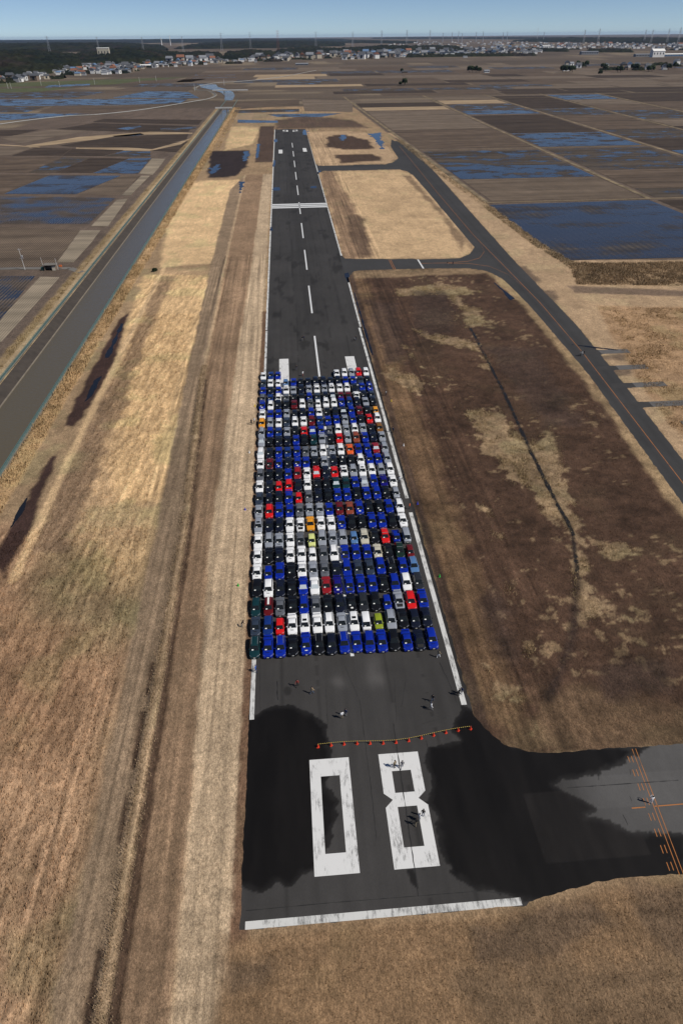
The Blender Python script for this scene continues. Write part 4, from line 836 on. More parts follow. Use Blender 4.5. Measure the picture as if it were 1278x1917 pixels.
tag(add_obj('woodland', wm_), 'dark wooded hills and village copses across the valley', 'woodland', kind='stuff')
HW = [plain('house_wall_' + n, c_, .85, noise=.08) for n, c_ in (('white', (.78, .77, .74)), ('cream', (.52, .46, .36)), ('grey', (.32, .32, .33)), ('brown', (.20, .15, .11)))]
HR = [plain('house_roof_' + n, c_, .6, noise=.12) for n, c_ in (('slate', (.085, .09, .10)), ('grey', (.20, .21, .23)), ('rust', (.23, .10, .06)), ('blue', (.12, .20, .33)))]
WIN = plain('dark_window', (.03, .035, .04), .2)
WN = ('white', 'cream', 'grey', 'brown'); RN = ('dark slate', 'pale grey', 'rust red', 'blue')
def house_meshes():
    w = MB(); w.box(-5, 5, -4, 4, 0, 5); wme = w.mesh('wall', HW[0])
    for s in (-1, 1): pass
    r = MB(); r.quad([(-5.6, -4.6, 4.9), (5.6, -4.6, 4.9), (5.6, 0, 7.4), (-5.6, 0, 7.4)]); r.quad([(5.6, 4.6, 4.9), (-5.6, 4.6, 4.9), (-5.6, 0, 7.4), (5.6, 0, 7.4)])
    r.quad([(-5.6, -4.6, 4.9), (-5.6, 0, 7.4), (-5.6, 4.6, 4.9)]); r.quad([(5.6, -4.6, 4.9), (5.6, 4.6, 4.9), (5.6, 0, 7.4)]); r.quad([(-5.6, -4.6, 4.9), (-5.6, 4.6, 4.9), (5.6, 4.6, 4.9), (5.6, -4.6, 4.9)])
    v = MB(); v.box(-1.6, 1.6, -4.12, -4.01, 1.0, 3.9)
    return wme, r.mesh('roof', HR[0]), v.mesh('window', WIN)
HM = house_meshes()
def house(x, y, s, rz, wi, ri, label, group, sc=(1, 1, 1)):
    o = empty('house', (x, y, 0), rz); o.scale = (s * sc[0], s * sc[1], s * sc[2] * 1.25); tag(o, label, 'house', group)
    for nm, me, mt in (('wall', HM[0], HW[wi]), ('roof', HM[1], HR[ri]), ('window', HM[2], None)):
        c_ = add_obj(nm, me, o)
        if mt: c_.material_slots[0].link = 'OBJECT'; c_.material_slots[0].material = mt
    return o
VN = ['in the hamlet on the meadow edge', 'in the row at the wood foot', 'in the village below the wooded hill', 'along the lane under the woods', 'beyond the bend of the canal', 'in the town behind the wide brown fields', 'in the farm hamlet among the paddies', 'on the hazy plain past the town']
for vi, (q, n) in enumerate(VILL):
    for k in range(n):
        a, b = in_poly(q); x, y = P(a, b); wi = rv.choices(range(4), (5, 2, 2, 2))[0]; ri = rv.choices(range(4), (6, 4, 1.6, 1))[0]
        s = rv.uniform(.95, 1.6) * (1.1 if y < 3300 else 1.9)
        house(x, y, s, rv.choice((0, math.pi / 2)) + rv.uniform(-.3, .3), wi, ri, f'{WN[wi]} walled house with {RN[ri]} roof {VN[vi]}', 'houses ' + VN[vi])
# past the three hundred nearest houses: the dense far roofs of town and plain, as one mass
fm = MB(); rv2 = random.Random(44)
for q, n in (([(640, 112), (780, 106), (900, 103.5), (1010, 101), (1010, 93), (840, 94), (700, 98), (640, 101)], 420), ([(700, 92), (1290, 93), (1290, 80), (760, 78)], 330), ([(135, 143), (230, 138), (265, 131), (420, 119), (640, 106), (640, 102), (420, 112), (240, 122), (0, 136), (0, 141)], 190)):
    p = np.array(q); k = 0
    while k < n:
        a = rv2.uniform(p[:, 0].min(), p[:, 0].max()); b = rv2.uniform(p[:, 1].min(), p[:, 1].max())
        if sdist(q, np.array([a]), np.array([b]))[0] < 0: continue
        k += 1; x, y = P(a, b); w = rv2.uniform(5, 9) * (1 if y < 4000 else 1.5); d = rv2.uniform(4, 7); h = rv2.uniform(5, 8) * (1 if y < 4000 else 1.4); mi = rv2.choices(range(4), (6, 2, 2, 1))[0]
        fm.box(x - w, x + w, y - d, y + d, 0, h, mi); fm.box(x - w - .6, x + w + .6, y - d - .6, y + d + .6, h, h + 2.4, 4 + rv2.choices(range(4), (5, 4, 1, 1))[0], (w * .35, d * .8))
tag(fm.obj('distant_roofs', HW + HR), 'dense pale roofs and walls of the distant town', 'houses', kind='stuff')
def hall(px, py, w, d, h, wall, roof, label, name='warehouse', rz=0, hip=3):
    x, y = P(px, py); o = empty(name, (x, y, 0), rz); tag(o, label, name.replace('_', ' '))
    b = MB(); b.box(-w / 2, w / 2, -d / 2, d / 2, 0, h); b.obj('wall', wall, o)
    r = MB(); r.quad([(-w / 2 - 1, -d / 2 - 1, h), (w / 2 + 1, -d / 2 - 1, h), (w / 2 + 1, 0, h + hip), (-w / 2 - 1, 0, h + hip)]); r.quad([(w / 2 + 1, d / 2 + 1, h), (-w / 2 - 1, d / 2 + 1, h), (-w / 2 - 1, 0, h + hip), (w / 2 + 1, 0, h + hip)])
    r.quad([(-w / 2 - 1, -d / 2 - 1, h), (-w / 2 - 1, 0, h + hip), (-w / 2 - 1, d / 2 + 1, h)]); r.quad([(w / 2 + 1, -d / 2 - 1, h), (w / 2 + 1, d / 2 + 1, h), (w / 2 + 1, 0, h + hip)]); r.quad([(-w / 2, -d / 2, h + .01), (-w / 2, d / 2, h + .01), (w / 2, d / 2, h + .01), (w / 2, -d / 2, h + .01)])
    r.obj('roof', roof, o)
    for k in range(max(2, int(w / 12))):
        v = MB(); xx = -w / 2 + (k + .5) * w / max(2, int(w / 12)); v.box(xx - 2, xx + 2, -d / 2 - .12, -d / 2 - .01, h * .45, h * .75); v.obj('window', WIN, o)
    return o
hall(1228, 107, 52, 30, 22, HW[0], HW[0], 'tall white hall with bright gable beside the long sheds', hip=8)
hall(1205, 106, 90, 26, 8, HR[1], HR[1], 'low grey shed joined to the tall white hall'); hall(1265, 105, 120, 26, 7, HR[3], HW[0], 'long pale shed stretching past the tall white hall')
hall(1101, 102, 85, 30, 11, HR[1], HR[1], 'grey flat shed at the edge of the brown fields'); hall(1020, 93, 50, 30, 22, HW[0], HW[0], 'tall white block rising from the town')
hall(197, 112, 55, 18, 46, HW[1], HW[0], 'cream hotel block standing above the wooded hill', 'hotel', hip=2); hall(280, 126, 60, 18, 6, HW[0], HW[0], 'long white factory shed in front of the village')
hall(610, 104, 90, 24, 6, HR[3], HW[0], 'pale blue factory shed at the wood end'); hall(948, 99, 90, 26, 12, HW[0], HW[0], 'white works building in the middle of the town'); hall(870, 108, 0.1 + 18, 10, 4, HW[0], HR[1], 'small white shed on the brown field')
hall(565, 122, 45, 12, 4, HR[1], HR[1], 'grey glasshouse by the canal bend', 'greenhouse')
# single trees near the farms
TRK = plain('tree_bark', (.06, .045, .035), .9)
def tree_meshes(seed):
    r_ = np.random.default_rng(seed); vs = []; fs = []; cs = []
    nb = 260; k = nb
    th = r_.uniform(0, 2 * math.pi, k); ph = np.arccos(r_.uniform(-.4, 1, k)); rad = r_.uniform(.55, 1.0, k) ** .5 * (1 + .25 * np.sin(3 * th + seed))
    cx = 3.6 * rad * np.sin(ph) * np.cos(th); cy = 3.6 * rad * np.sin(ph) * np.sin(th); cz = 5.2 + 3.4 * rad * np.cos(ph)
    V = np.zeros((k, 4, 3)); ctr = np.stack([cx, cy, cz], 1)
    for j in range(4): V[:, j] = ctr + r_.normal(0, .75, (k, 3))
    F = np.array([(0, 1, 2), (0, 2, 3), (0, 3, 1), (1, 3, 2)])
    me = big_mesh('crown', V.reshape(-1, 3), (np.arange(k)[:, None, None] * 4 + F[None]).reshape(-1, 3), [WOOD])
    set_col(me, np.repeat(np.array((0.026, 0.040, 0.018)) * r_.uniform(.5, 1.6, (k, 1)), 4, 0))
    t = MB(); t.tube((0, 0, 0), (0, 0, 4.5), .35, .18)
    for a in (0, 2.1, 4.2): t.tube((0, 0, 3), (1.8 * math.cos(a), 1.8 * math.sin(a), 5.6), .14, .06, 5)
    return me, t.mesh('trunk', TRK)
TM = [tree_meshes(s) for s in (1, 2, 3)]
def tree(px, py, s, label, group=None):
    x, y = P(px, py); o = empty('tree', (x, y, 0), rv.uniform(0, 6)); o.scale = (s, s, s * rv.uniform(.8, 1.1)); tag(o, label, 'tree', group); a, b = rv.choice(TM); add_obj('crown', a, o); add_obj('trunk', b, o)
for i, (a, b, s, l, g) in enumerate([(x, 135.5, 2.0, 'dark evergreen in the clump before the farm hamlet', 'farm hamlet clump') for x in (1052, 1058, 1064, 1070)] + [(x, y, 1.7, 'rounded dark tree among the farm hamlet houses', 'farm hamlet trees') for x, y in ((1080, 126), (1088, 127), (1096, 126), (1127, 128), (1132, 133), (1155, 136), (1160, 136), (1183, 131), (1190, 132), (1213, 135), (1219, 134), (1240, 130), (1250, 131), (1262, 128))] +
    [(1122, 141, 1.2, 'lone dark bush beside the pale farm lane', None), (757, 160, 1.35, 'round dark tree among the far paddies', None), (749, 160.5, .8, 'low shrub beside the round tree in the paddies', None)] +
    [(x, 135.8, 1.6, 'dark tree sheltering the small roadside shed', 'shed windbreak trees') for x in (878, 884, 890, 896)] + [(752, 136, 1.0, 'dark bush beside the lonely field hut', None)]): tree(a, b, s, l, g)
hall(910, 136, 14, 8, 4, HW[0], HR[1], 'small pale shed beside the windbreak trees', 'shed'); hall(757, 137, 14, 8, 4, HW[3], HR[0], 'dark lonely hut in the wide fields', 'hut', hip=2)
sh = P(290, 508); o = empty('shrub', (*sh, 0)); o.scale = (.28, .28, .22); tag(o, 'small dark shrub at the corner of the golden meadow', 'shrub'); add_obj('crown', TM[0][0], o, loc=(0, 0, -2.4)); add_obj('trunk', TM[0][1], o, loc=(0, 0, -.6))
# transmission towers
RW = plain('red_tower_paint', (.45, .10, .06), .6)
def pylon(px, top, D, label, red=False, arms=3):
    H = CAM_H + (68 - top) * 5.35e-4 * D; x0, y0 = P(px, 75); f = D / y0; x, y = x0 * f, D
    o = empty('transmission_tower', (x, y, 0)); tag(o, label, 'pylon', 'transmission towers on the skyline'); b = H * .075; ta = H * .012; r_ = D * .00007
    mt = RW if red else STEEL
    for sx in (-1, 1):
        for sy in (-1, 1):
            t = MB(); t.tube((sx * b, sy * b, 0), (sx * ta, sy * ta, H), r_, r_, 4); t.obj('leg', mt, o)
    t = MB()
    for k in range(9):
        z0, z1 = H * k / 9, H * (k + 1) / 9; w0 = b + (ta - b) * k / 9; w1 = b + (ta - b) * (k + 1) / 9
        for s in (-1, 1): t.tube((-w0, s * w0, z0), (w1, s * w1, z1), r_ * .5, None, 4); t.tube((w0, s * w0, z0), (-w1, s * w1, z1), r_ * .5, None, 4); t.tube((s * w0, -w0, z0), (s * w1, w1, z1), r_ * .5, None, 4)
    t.obj('bracing', mt, o)
    for k in range(arms):
        t = MB(); z = H * (.96 - .11 * k); w = H * .11; t.tube((-w, 0, z), (w, 0, z), r_ * .8, None, 4); t.tube((-w, 0, z), (0, 0, z + H * .04), r_ * .5, None, 4); t.tube((w, 0, z), (0, 0, z + H * .04), r_ * .5, None, 4); t.obj('cross_arm', mt, o)
TW = 'grey lattice transmission tower standing on the far skyline'
for px, top, D in ((89, 64, 4200), (182, 66, 5000), (266, 67, 4600), (341, 66.5, 5600), (414, 60.5, 6200), (468, 60, 6600), (591, 60, 7000), (660, 60.5, 7600), (714, 59, 7600), (761, 58.5, 6400), (804, 59.5, 7400), (1092, 61, 8200), (1119, 59, 7200), (1205, 62, 8200), (1218, 62, 7600), (1248, 60, 7400), (1269, 58.5, 6800)): pylon(px, top, D, TW)
pylon(520, 57, 5200, 'red and grey lattice tower, tallest on the skyline', True)
def stack(px, top, D, w, mat, label, group=None, name='chimney_stack'):
    H = CAM_H + (68 - top) * 5.35e-4 * D; x0, y0 = P(px, 75); f = D / y0; t = MB(); t.lathe([(w * 1.3, 0), (w, H * .3), (w * .7, H)], 8); t.lathe([(w * .95, H * .97), (w * .95, H + w * .2)], 8)
    tag(t.obj(name, mat, loc=(x0 * f, D, 0)), label, name.split('_')[0], group)
stack(318.5, 65, 10500, 4, HW[0], 'white tower of the works on the wooded skyline'); stack(302, 68.5, 10500, 5, HW[0], 'short white silo near the works tower', name='silo'); stack(1004, 56, 14000, 2.5, HW[0], 'very tall faint white chimney on the hazy plain')
for px, top in ((828, 63), (845, 62), (857, 60), (864, 64), (890, 62), (903, 61), (940, 63), (948, 61), (1016, 63)): stack(px, top + 1.5, 11000, 4, STEEL, 'thin hazy factory chimney on the industrial horizon', 'factory chimneys on the horizon')
# roadside poles and the pump hut by the canal
def pole(px, py, h, label, arms=2, r=.14, group=None):
    x, y = P(px, py); o = empty('utility_pole', (x, y, 0)); tag(o, label, 'utility pole', group); t = MB(); t.tube((0, 0, 0), (-.25, 0, h), r, r * .7, 8); t.obj('pole', CONC_W, o)
    for k in range(arms):
        t = MB(); z = h * (.97 - .42 * k); t.box(-.9, .9, -.07, .07, z - .06, z + .06); t.obj('cross_arm', STEEL, o)
    return o
pl_ = pole(47.5, 505, 9.2, 'tall pale utility pole with transformer beside the farm track'); t = MB(); t.lathe([(.28, 5.4), (.3, 5.5), (.3, 6.2), (.2, 6.3)], 10, .35); t.obj('transformer', STEEL, pl_)
pole(83, 504, 5.2, 'short pale pole at the open end of the pump hut', 0, .1); pole(109.5, 505, 5.0, 'short pale pole at the back corner of the pump hut', 0, .1)
for px, py in ((16, 166), (22, 166), (78, 160), (113, 163), (178, 158), (262, 155), (293, 152), (365, 170), (420, 160)): pole(px, py, 11, 'thin grey pole in a line across the wet meadows', 1, .35, 'meadow poles')
hx0, hy0 = P(97, 505); o = empty('pump_hut', (hx0, hy0, 0)); tag(o, 'small open pump hut with flat tin roof by the farm track', 'hut')
t = MB(); t.box(-2.6, -2.4, -1.4, 1.6, 0, 2.2); t.box(2.4, 2.6, -1.4, 1.6, 0, 2.3); t.box(-2.4, 2.4, 1.4, 1.6, 0, 2.3); t.obj('wall', HW[3], o)
t = MB(); t.box(-2.9, 2.9, -1.8, 1.9, 2.36, 2.5); t.obj('roof', CONC, o); t = MB(); t.box(.8, 2.4, -1.38, -1.25, 0, 1.9); t.obj('door', HW[1], o)
t = MB(); t.lathe([(.75, 0), (.8, .2), (.8, 1.2), (.5, 1.45)], 12, -3.7, -.2); tk = t.obj('water_tank', plain('green_tank', (.04, .12, .09), .5), loc=(hx0, hy0, 0)); tag(tk, 'squat dark green tank beside the pump hut', 'tank')
bx_, by_ = P(115, 503); t = MB(); t.box(-.6, .6, -.3, .3, .9, 1.6); t.box(-.5, -.42, -.05, .05, 0, .9); t.box(.42, .5, -.05, .05, 0, .9); tag(t.obj('barrier', plain('orange_barrier', (.6, .14, .03), .5), loc=(bx_, by_, 0)), 'small orange barrier board behind the pump hut', 'barrier')
# ------------------------------------------------------------------ cars
def car_paint(name, col, metal=0.0, rough=.35):
    mt = plain('paint_' + name, col, rough, metal, noise=.03, scale=2.0, coat=.45, spec=.35); return mt
PC = {'B': ('bright blue', (.004, .021, .30)), 'D': ('royal blue', (.008, .030, .17)), 'N': ('dark navy', (.007, .009, .020)), 'K': ('black', (.006, .006, .007)), 'W': ('white', (.80, .81, .82)),
      'S': ('silver', (.40, .43, .48)), 'G': ('grey', (.16, .17, .19)), 'L': ('slate blue', (.045, .062, .095)), 'R': ('red', (.62, .012, .012)), 'M': ('maroon', (.12, .008, .010)), 'T': ('dark teal', (.006, .032, .038)),
      'Y': ('amber yellow', (.72, .30, .02)), 'O': ('orange', (.72, .11, .02)), 'E': ('lime green', (.24, .30, .02)), 'C': ('pale lime', (.62, .66, .24)), 'A': ('light blue', (.12, .26, .52)), 'I': ('beige', (.50, .47, .38)),
      'U': ('bronze brown', (.19, .085, .018)), 'F': ('dark green', (.010, .026, .018)), 'H': ('rust brown', (.24, .055, .028)), 'V': ('deep violet blue', (.010, .008, .16)), 'Q': ('dull crimson', (.26, .012, .016)), 'J': ('charcoal', (.022, .024, .028))}
PM = {k: car_paint(n.replace(' ', '_'), c_, .0 if k not in 'SGLA' else .35, .3) for k, (n, c_) in PC.items()}
GLS = plain('car_glass', (.012, .015, .017), .04, noise=.2, scale=1.5, spec=.45); BLK = plain('black_trim', (.012, .012, .012), .5); RUB = plain('tyre_rubber', (.015, .015, .015), .8); RIM = plain('alloy_rim', (.45, .45, .46), .3, .8)
HLM = plain('headlight_lens', (.55, .56, .58), .08, .5, spec=.8); TLM = plain('tail_light', (.30, .008, .006), .15); PLT = plain('number_plate', (.72, .72, .70), .5); CARD = plain('entry_card', (.75, .76, .74), .6); GOLDR = plain('gold_rim', (.45, .30, .07), .3, .7)
def shade_mat():
    mt, nt, b = bsdf('silver_sunshade'); b.inputs['Roughness'].default_value = .35; tc = N(nt, 'ShaderNodeTexCoord'); wv_ = N(nt, 'ShaderNodeTexWave', wave_type='BANDS', bands_direction='X', Scale=1.6, Distortion=.6)
    nt.links.new(tc.outputs['Object'], wv_.inputs[0]); mx = N(nt, 'ShaderNodeMix', data_type='RGBA'); mx.inputs[6].default_value = (.10, .16, .20, 1); mx.inputs[7].default_value = (.80, .85, .88, 1); nt.links.new(wv_.outputs['Fac'], mx.inputs[0]); nt.links.new(mx.outputs[2], b.inputs['Base Color']); return mt
SHADE = shade_mat()
# body kinds: length, half width, stations (y, half-width factor, top z), cabin: base y0,y1, roof y0,y1, belt z, roof z
KIND = {
 's': dict(L=4.42, w=.86, st=[(0, .80, .58), (.07, .90, .66), (.35, .975, .74), (1.05, 1.0, .90), (1.9, 1.0, .93), (3.35, 1.0, .95), (3.75, .985, .97), (4.2, .95, .97), (4.36, .92, .92), (4.42, .86, .70)], cab=(1.05, 3.68, 1.88, 2.98), bz=.90, rz=1.42, wr=.70, name='sedan'),
 'w': dict(L=4.50, w=.86, st=[(0, .80, .58), (.07, .90, .66), (.35, .975, .74), (1.05, 1.0, .91), (1.9, 1.0, .95), (3.4, 1.0, .97), (4.2, .97, .98), (4.42, .94, .95), (4.50, .90, .75)], cab=(1.08, 4.42, 1.88, 4.02), bz=.91, rz=1.46, wr=.70, name='wagon'),
 'h': dict(L=3.40, w=.735, st=[(0, .84, .60), (.06, .93, .70), (.25, .98, .80), (.75, 1.0, .93), (1.6, 1.0, .97), (2.9, 1.0, .98), (3.32, .96, .97), (3.40, .92, .75)], cab=(.72, 3.34, 1.32, 3.05), bz=.92, rz=1.48, wr=.76, name='hatchback'),
 'v': dict(L=3.55, w=.745, st=[(0, .88, .70), (.05, .95, .85), (.18, 1.0, .98), (.5, 1.0, 1.06), (1.6, 1.0, 1.08), (3.45, 1.0, 1.08), (3.52, .98, 1.05), (3.55, .95, .8)], cab=(.24, 3.5, .85, 3.40), bz=1.03, rz=1.86, wr=.84, name='van'),
 'p': dict(L=3.50, w=.74, st=[(0, .88, .70), (.05, .95, .82), (.2, 1.0, .92), (.5, 1.0, .98), (1.5, 1.0, 1.0), (1.62, 1.0, .78), (3.45, 1.0, .78), (3.50, .97, .72)], cab=(.26, 1.55, .75, 1.45), bz=.96, rz=1.72, wr=.82, name='pickup')}
def car_meshes(d):
    L, hw = d['L'], d['w']; b = MB(); rings = []
    for y, f, zt in d['st']:
        w = hw * f; lo = .20 if .1 < y < L - .1 else .26
        half = [(w * .90, lo), (w * .985, .33), (w, .55 if zt > .6 else zt * .85), (w * .985, zt * .93), (w * .93, zt * .985), (w * .78, zt + .012), (w * .35, zt + .03)]
        pts = [(x, y, z) for x, z in half] + [(-x, y, z) for x, z in reversed(half)]
        rings.append(pts)
    n = len(rings[0])
    for r in rings: b.v += r
    for i in range(len(rings) - 1):
        for k in range(n - 1): b.f.append((i * n + k, i * n + k + 1, (i + 1) * n + k + 1, (i + 1) * n + k)); b.m.append(0)
        b.f.append((i * n + n - 1, i * n, (i + 1) * n, (i + 1) * n + n - 1)); b.m.append(1)
    b.f.append(tuple(range(n - 1, -1, -1))); b.m.append(0); b.f.append(tuple((len(rings) - 1) * n + k for k in range(n))); b.m.append(0)
    cy0, cy1, ry0, ry1 = d['cab']; bz, rz, wr = d['bz'], d['rz'], d['wr']; bw = hw * .93; rw = hw * wr
    # cabin shell: belt ring, shoulder ring under the roof, crowned roof
    def ringpts(y0, y1, w, z): return [(-w, y0 + .06, z), (-w * .6, y0, z), (w * .6, y0, z), (w, y0 + .06, z), (w, (y0 + y1) / 2, z), (w, y1 - .06, z), (w * .6, y1, z), (-w * .6, y1, z), (-w, y1 - .06, z), (-w, (y0 + y1) / 2, z)]
    R_ = [ringpts(cy0 - .03, cy1 + .03, bw, bz - .05), ringpts(ry0, ry1, rw, rz - .035), ringpts(ry0 + .10, ry1 - .10, rw * .86, rz + .005)]
    o0 = len(b.v); m_ = 10
    for r in R_: b.v += r
    for i in range(2):
        for k in range(m_): k2 = (k + 1) % m_; b.f.append((o0 + i * m_ + k, o0 + i * m_ + k2, o0 + (i + 1) * m_ + k2, o0 + (i + 1) * m_ + k)); b.m.append(0)
    b.f.append(tuple(o0 + 2 * m_ + k for k in range(m_))); b.m.append(0)
    if d['name'] == 'pickup':
        for k in (-1, 1): b.box(k * hw - .03 * (k + 1), k * hw + .03 * (1 - k), 1.62, 3.46, .78, 1.02)
        b.box(-hw, hw, 3.42, 3.47, .78, 1.02); b.box(-hw * .94, hw * .94, 1.64, 3.42, .785, .80, 1)
    body = b.mesh('body', [PM['W'], BLK], True, 32)
    def pane(y0, z0, w0, y1, z1, w1, out, t=.012):   # front or rear pane
        q = MB(); q.quad([(-w0, y0 + out * t, z0), (w0, y0 + out * t, z0), (w1, y1 + out * t, z1 + t * .6), (-w1, y1 + out * t, z1 + t * .6)] if out < 0 else [(w0, y0 + out * t, z0), (-w0, y0 + out * t, z0), (-w1, y1 + out * t, z1 + t * .6), (w1, y1 + out * t, z1 + t * .6)]); return q
    def lerp(a, b_, t): return a + (b_ - a) * t
    t0, t1 = .16, .97; zb, zt = bz - .05, rz - .035
    fy = lambda t: lerp(cy0 - .03, ry0, t); by = lambda t: lerp(cy1 + .03, ry1, t); ww = lambda t: lerp(bw, rw, t); zz_ = lambda t: lerp(zb, zt, t)
    ws = pane(fy(t0), zz_(t0), ww(t0) * .95, fy(t1), zz_(t1), ww(t1) * .92, -1).mesh('windscreen', GLS)
    rw_ = pane(by(t0 + .05), zz_(t0 + .05), ww(t0) * .90, by(t1), zz_(t1), ww(t1) * .88, 1).mesh('rear_window', GLS)
    side = []
    ymid = (cy0 + cy1) / 2 if d['name'] != 'wagon' else 2.55
    spans = [(0, .47), (.50, 1)] if d['name'] != 'pickup' else [(0, 1)]
    for s in (-1, 1):
        for a, c_ in spans:
            q = MB(); e = .10
            def yy_(u, t): return lerp(fy(t) + .16, by(t) - .14, u)
            x = lambda t: s * (ww(t) + .012)
            pts = [(x(t0 + .04), yy_(a, t0 + .04), zz_(t0 + .04)), (x(t0 + .04), yy_(c_, t0 + .04), zz_(t0 + .04)), (x(.93), yy_(c_, .93), zz_(.93)), (x(.93), yy_(a, .93), zz_(.93))]
            q.quad(pts if s > 0 else pts[::-1]); side.append(q.mesh('side_window', GLS))
    wheels = []; q = MB(); q.tube((-.10, 0, 0), (.10, 0, 0), .31, None, 14); q.tube((.085, 0, 0), (.106, 0, 0), .20, .19, 12, 1); q.tube((-.106, 0, 0), (-.085, 0, 0), .19, .20, 12, 1)
    whm = q.mesh('wheel', [RUB, RIM]); wy = (.80, L - .86) if L > 4 else (.58, L - .62)
    wheels = [(sx * (hw - .085), y, .31) for sx in (-1, 1) for y in wy]
    hls = []
    for s in (-1, 1):
        q = MB(); st = d['st']; z1 = st[1][2]; x0, x1 = s * hw * .50, s * hw * .88
        yA, yB = -.012, .34 if L > 4 else .2; f_ = 1.0 if L > 4 else .8
        pts = [(x0, -.01, z1 - .16), (x1 * .93, .03, z1 - .15), (x1, .12, z1 - .12), (x1 * 1.04, yB, z1 + .095 * f_), (x0 * 1.15, .13, z1 + .055), (x0, .03, z1 + .02)]
        q.quad(pts if s > 0 else pts[::-1]); hls.append(q.mesh('headlight', HLM))
    tls = []
    for s in (-1, 1):
        q = MB(); zt_ = d['st'][-1][2]; pts = [(s * hw * .55, L + .015, zt_ - .14), (s * hw * .84, L + .005, zt_ - .14), (s * hw * .86, L - .03, zt_ + .04), (s * hw * .55, L, zt_ + .04)]; q.quad(pts[::-1] if s > 0 else pts); tls.append(q.mesh('tail_light', TLM))
    mir = []
    for s in (-1, 1): q = MB(); q.box(s * (bw + .10) - .09, s * (bw + .10) + .09, fy(.3) + .10, fy(.3) + .24, bz + .02, bz + .15, 0, (.015, .01)); mir.append(q.mesh('mirror', PM['W']))
    q = MB(); q.box(-.165, .165, -.045, -.022, .36, .50); plate = q.mesh('number_plate', PLT); q = MB(); q.box(-hw * .42, hw * .42, -.02, .03, .52, .61); q.box(-hw * .55, hw * .55, -.022, .03, .24, .345); grille = q.mesh('grille', BLK)
    q = MB(); ta, tb = .20, .38; q.quad([(-ww(ta) * .62, fy(ta) - .022, zz_(ta) + .012), (-ww(ta) * .22, fy(ta) - .022, zz_(ta) + .012), (-ww(tb) * .22, fy(tb) - .022, zz_(tb) + .012), (-ww(tb) * .62, fy(tb) - .022, zz_(tb) + .012)]); card = q.mesh('entry_card', CARD)
    q = MB(); q.quad([(-rw * .62, ry0 + .28, rz + .012), (rw * .62, ry0 + .28, rz + .012), (rw * .62, ry0 + .85, rz + .012), (-rw * .62, ry0 + .85, rz + .012)]); sunroof = q.mesh('sunroof', GLS)
    q = MB(); q.box(-.30, .30, .66, 1.02, .80, .945, 0, (.04, .05)); q.box(-.26, .26, .655, .70, .845, .925, 1); scoop = q.mesh('bonnet_scoop', [PM['W'], BLK])
    q = MB(); q.box(-.68, .68, L - .38, L - .06, 1.24, 1.285); wing = q.mesh('rear_wing', PM['W']); sts = []
    for s in (-1, 1): q = MB(); q.box(s * .55 - .02, s * .55 + .02, L - .34, L - .12, .96, 1.25); sts.append(q.mesh('wing_strut', PM['W']))
    rails = []
    for s in (-1, 1): q = MB(); q.box(s * rw * .88 - .02, s * rw * .88 + .02, ry0 + .25, ry1 - .2, rz + .01, rz + .06); rails.append(q.mesh('roof_rail', STEEL))
    q = MB(); q.box(-.38, .38, ry0 + .2, min(ry0 + 1.9, ry1 - .1), rz + .05, rz + .38, 0, (.08, .1)); rbox = q.mesh('roof_box', PM['S'])
    q = MB(); q.quad([(-hw * .60, .30, d['st'][2][2] + .035), (hw * .60, .30, d['st'][2][2] + .035), (hw * .66, cy0 - .10, d['st'][3][2] + .038), (-hw * .66, cy0 - .10, d['st'][3][2] + .038)]); bon = q.mesh('bonnet_panel', BLK)
    q = MB(); q.quad([(-.22, .52, d['st'][2][2] + .095), (.22, .52, d['st'][2][2] + .095), (.22, .80, d['st'][3][2] + .005), (-.22, .80, d['st'][3][2] + .005)]); stk = q.mesh('bonnet_sticker', CARD)
    q = MB(); q.quad([(-.18, ry0 + .15, rz + .014), (.18, ry0 + .15, rz + .014), (.18, ry1 - .12, rz + .014), (-.18, ry1 - .12, rz + .014)]); strp = q.mesh('roof_stripe', CARD)
    q = MB()
    for yb in (ry0 + .35, ry1 - .4): q.box(-rw, rw, yb, yb + .05, rz + .08, rz + .12)
    rack = q.mesh('roof_rack', STEEL)
    return dict(body=body, ws=ws, rw=rw_, side=side, whm=whm, wheels=wheels, hl=hls, tl=tls, mir=mir, plate=plate, grille=grille, card=card, sunroof=sunroof, scoop=scoop, wing=wing, sts=sts, rails=rails, rbox=rbox, bon=bon, stk=stk, strp=strp, rack=rack, name=d['name'], L=L)
CMESH = {k: car_meshes(v) for k, v in KIND.items()}
ORD = 'zeroth first second third fourth fifth sixth seventh eighth ninth tenth eleventh twelfth thirteenth fourteenth fifteenth sixteenth seventeenth eighteenth nineteenth twentieth twenty-first twenty-second twenty-third'.split()
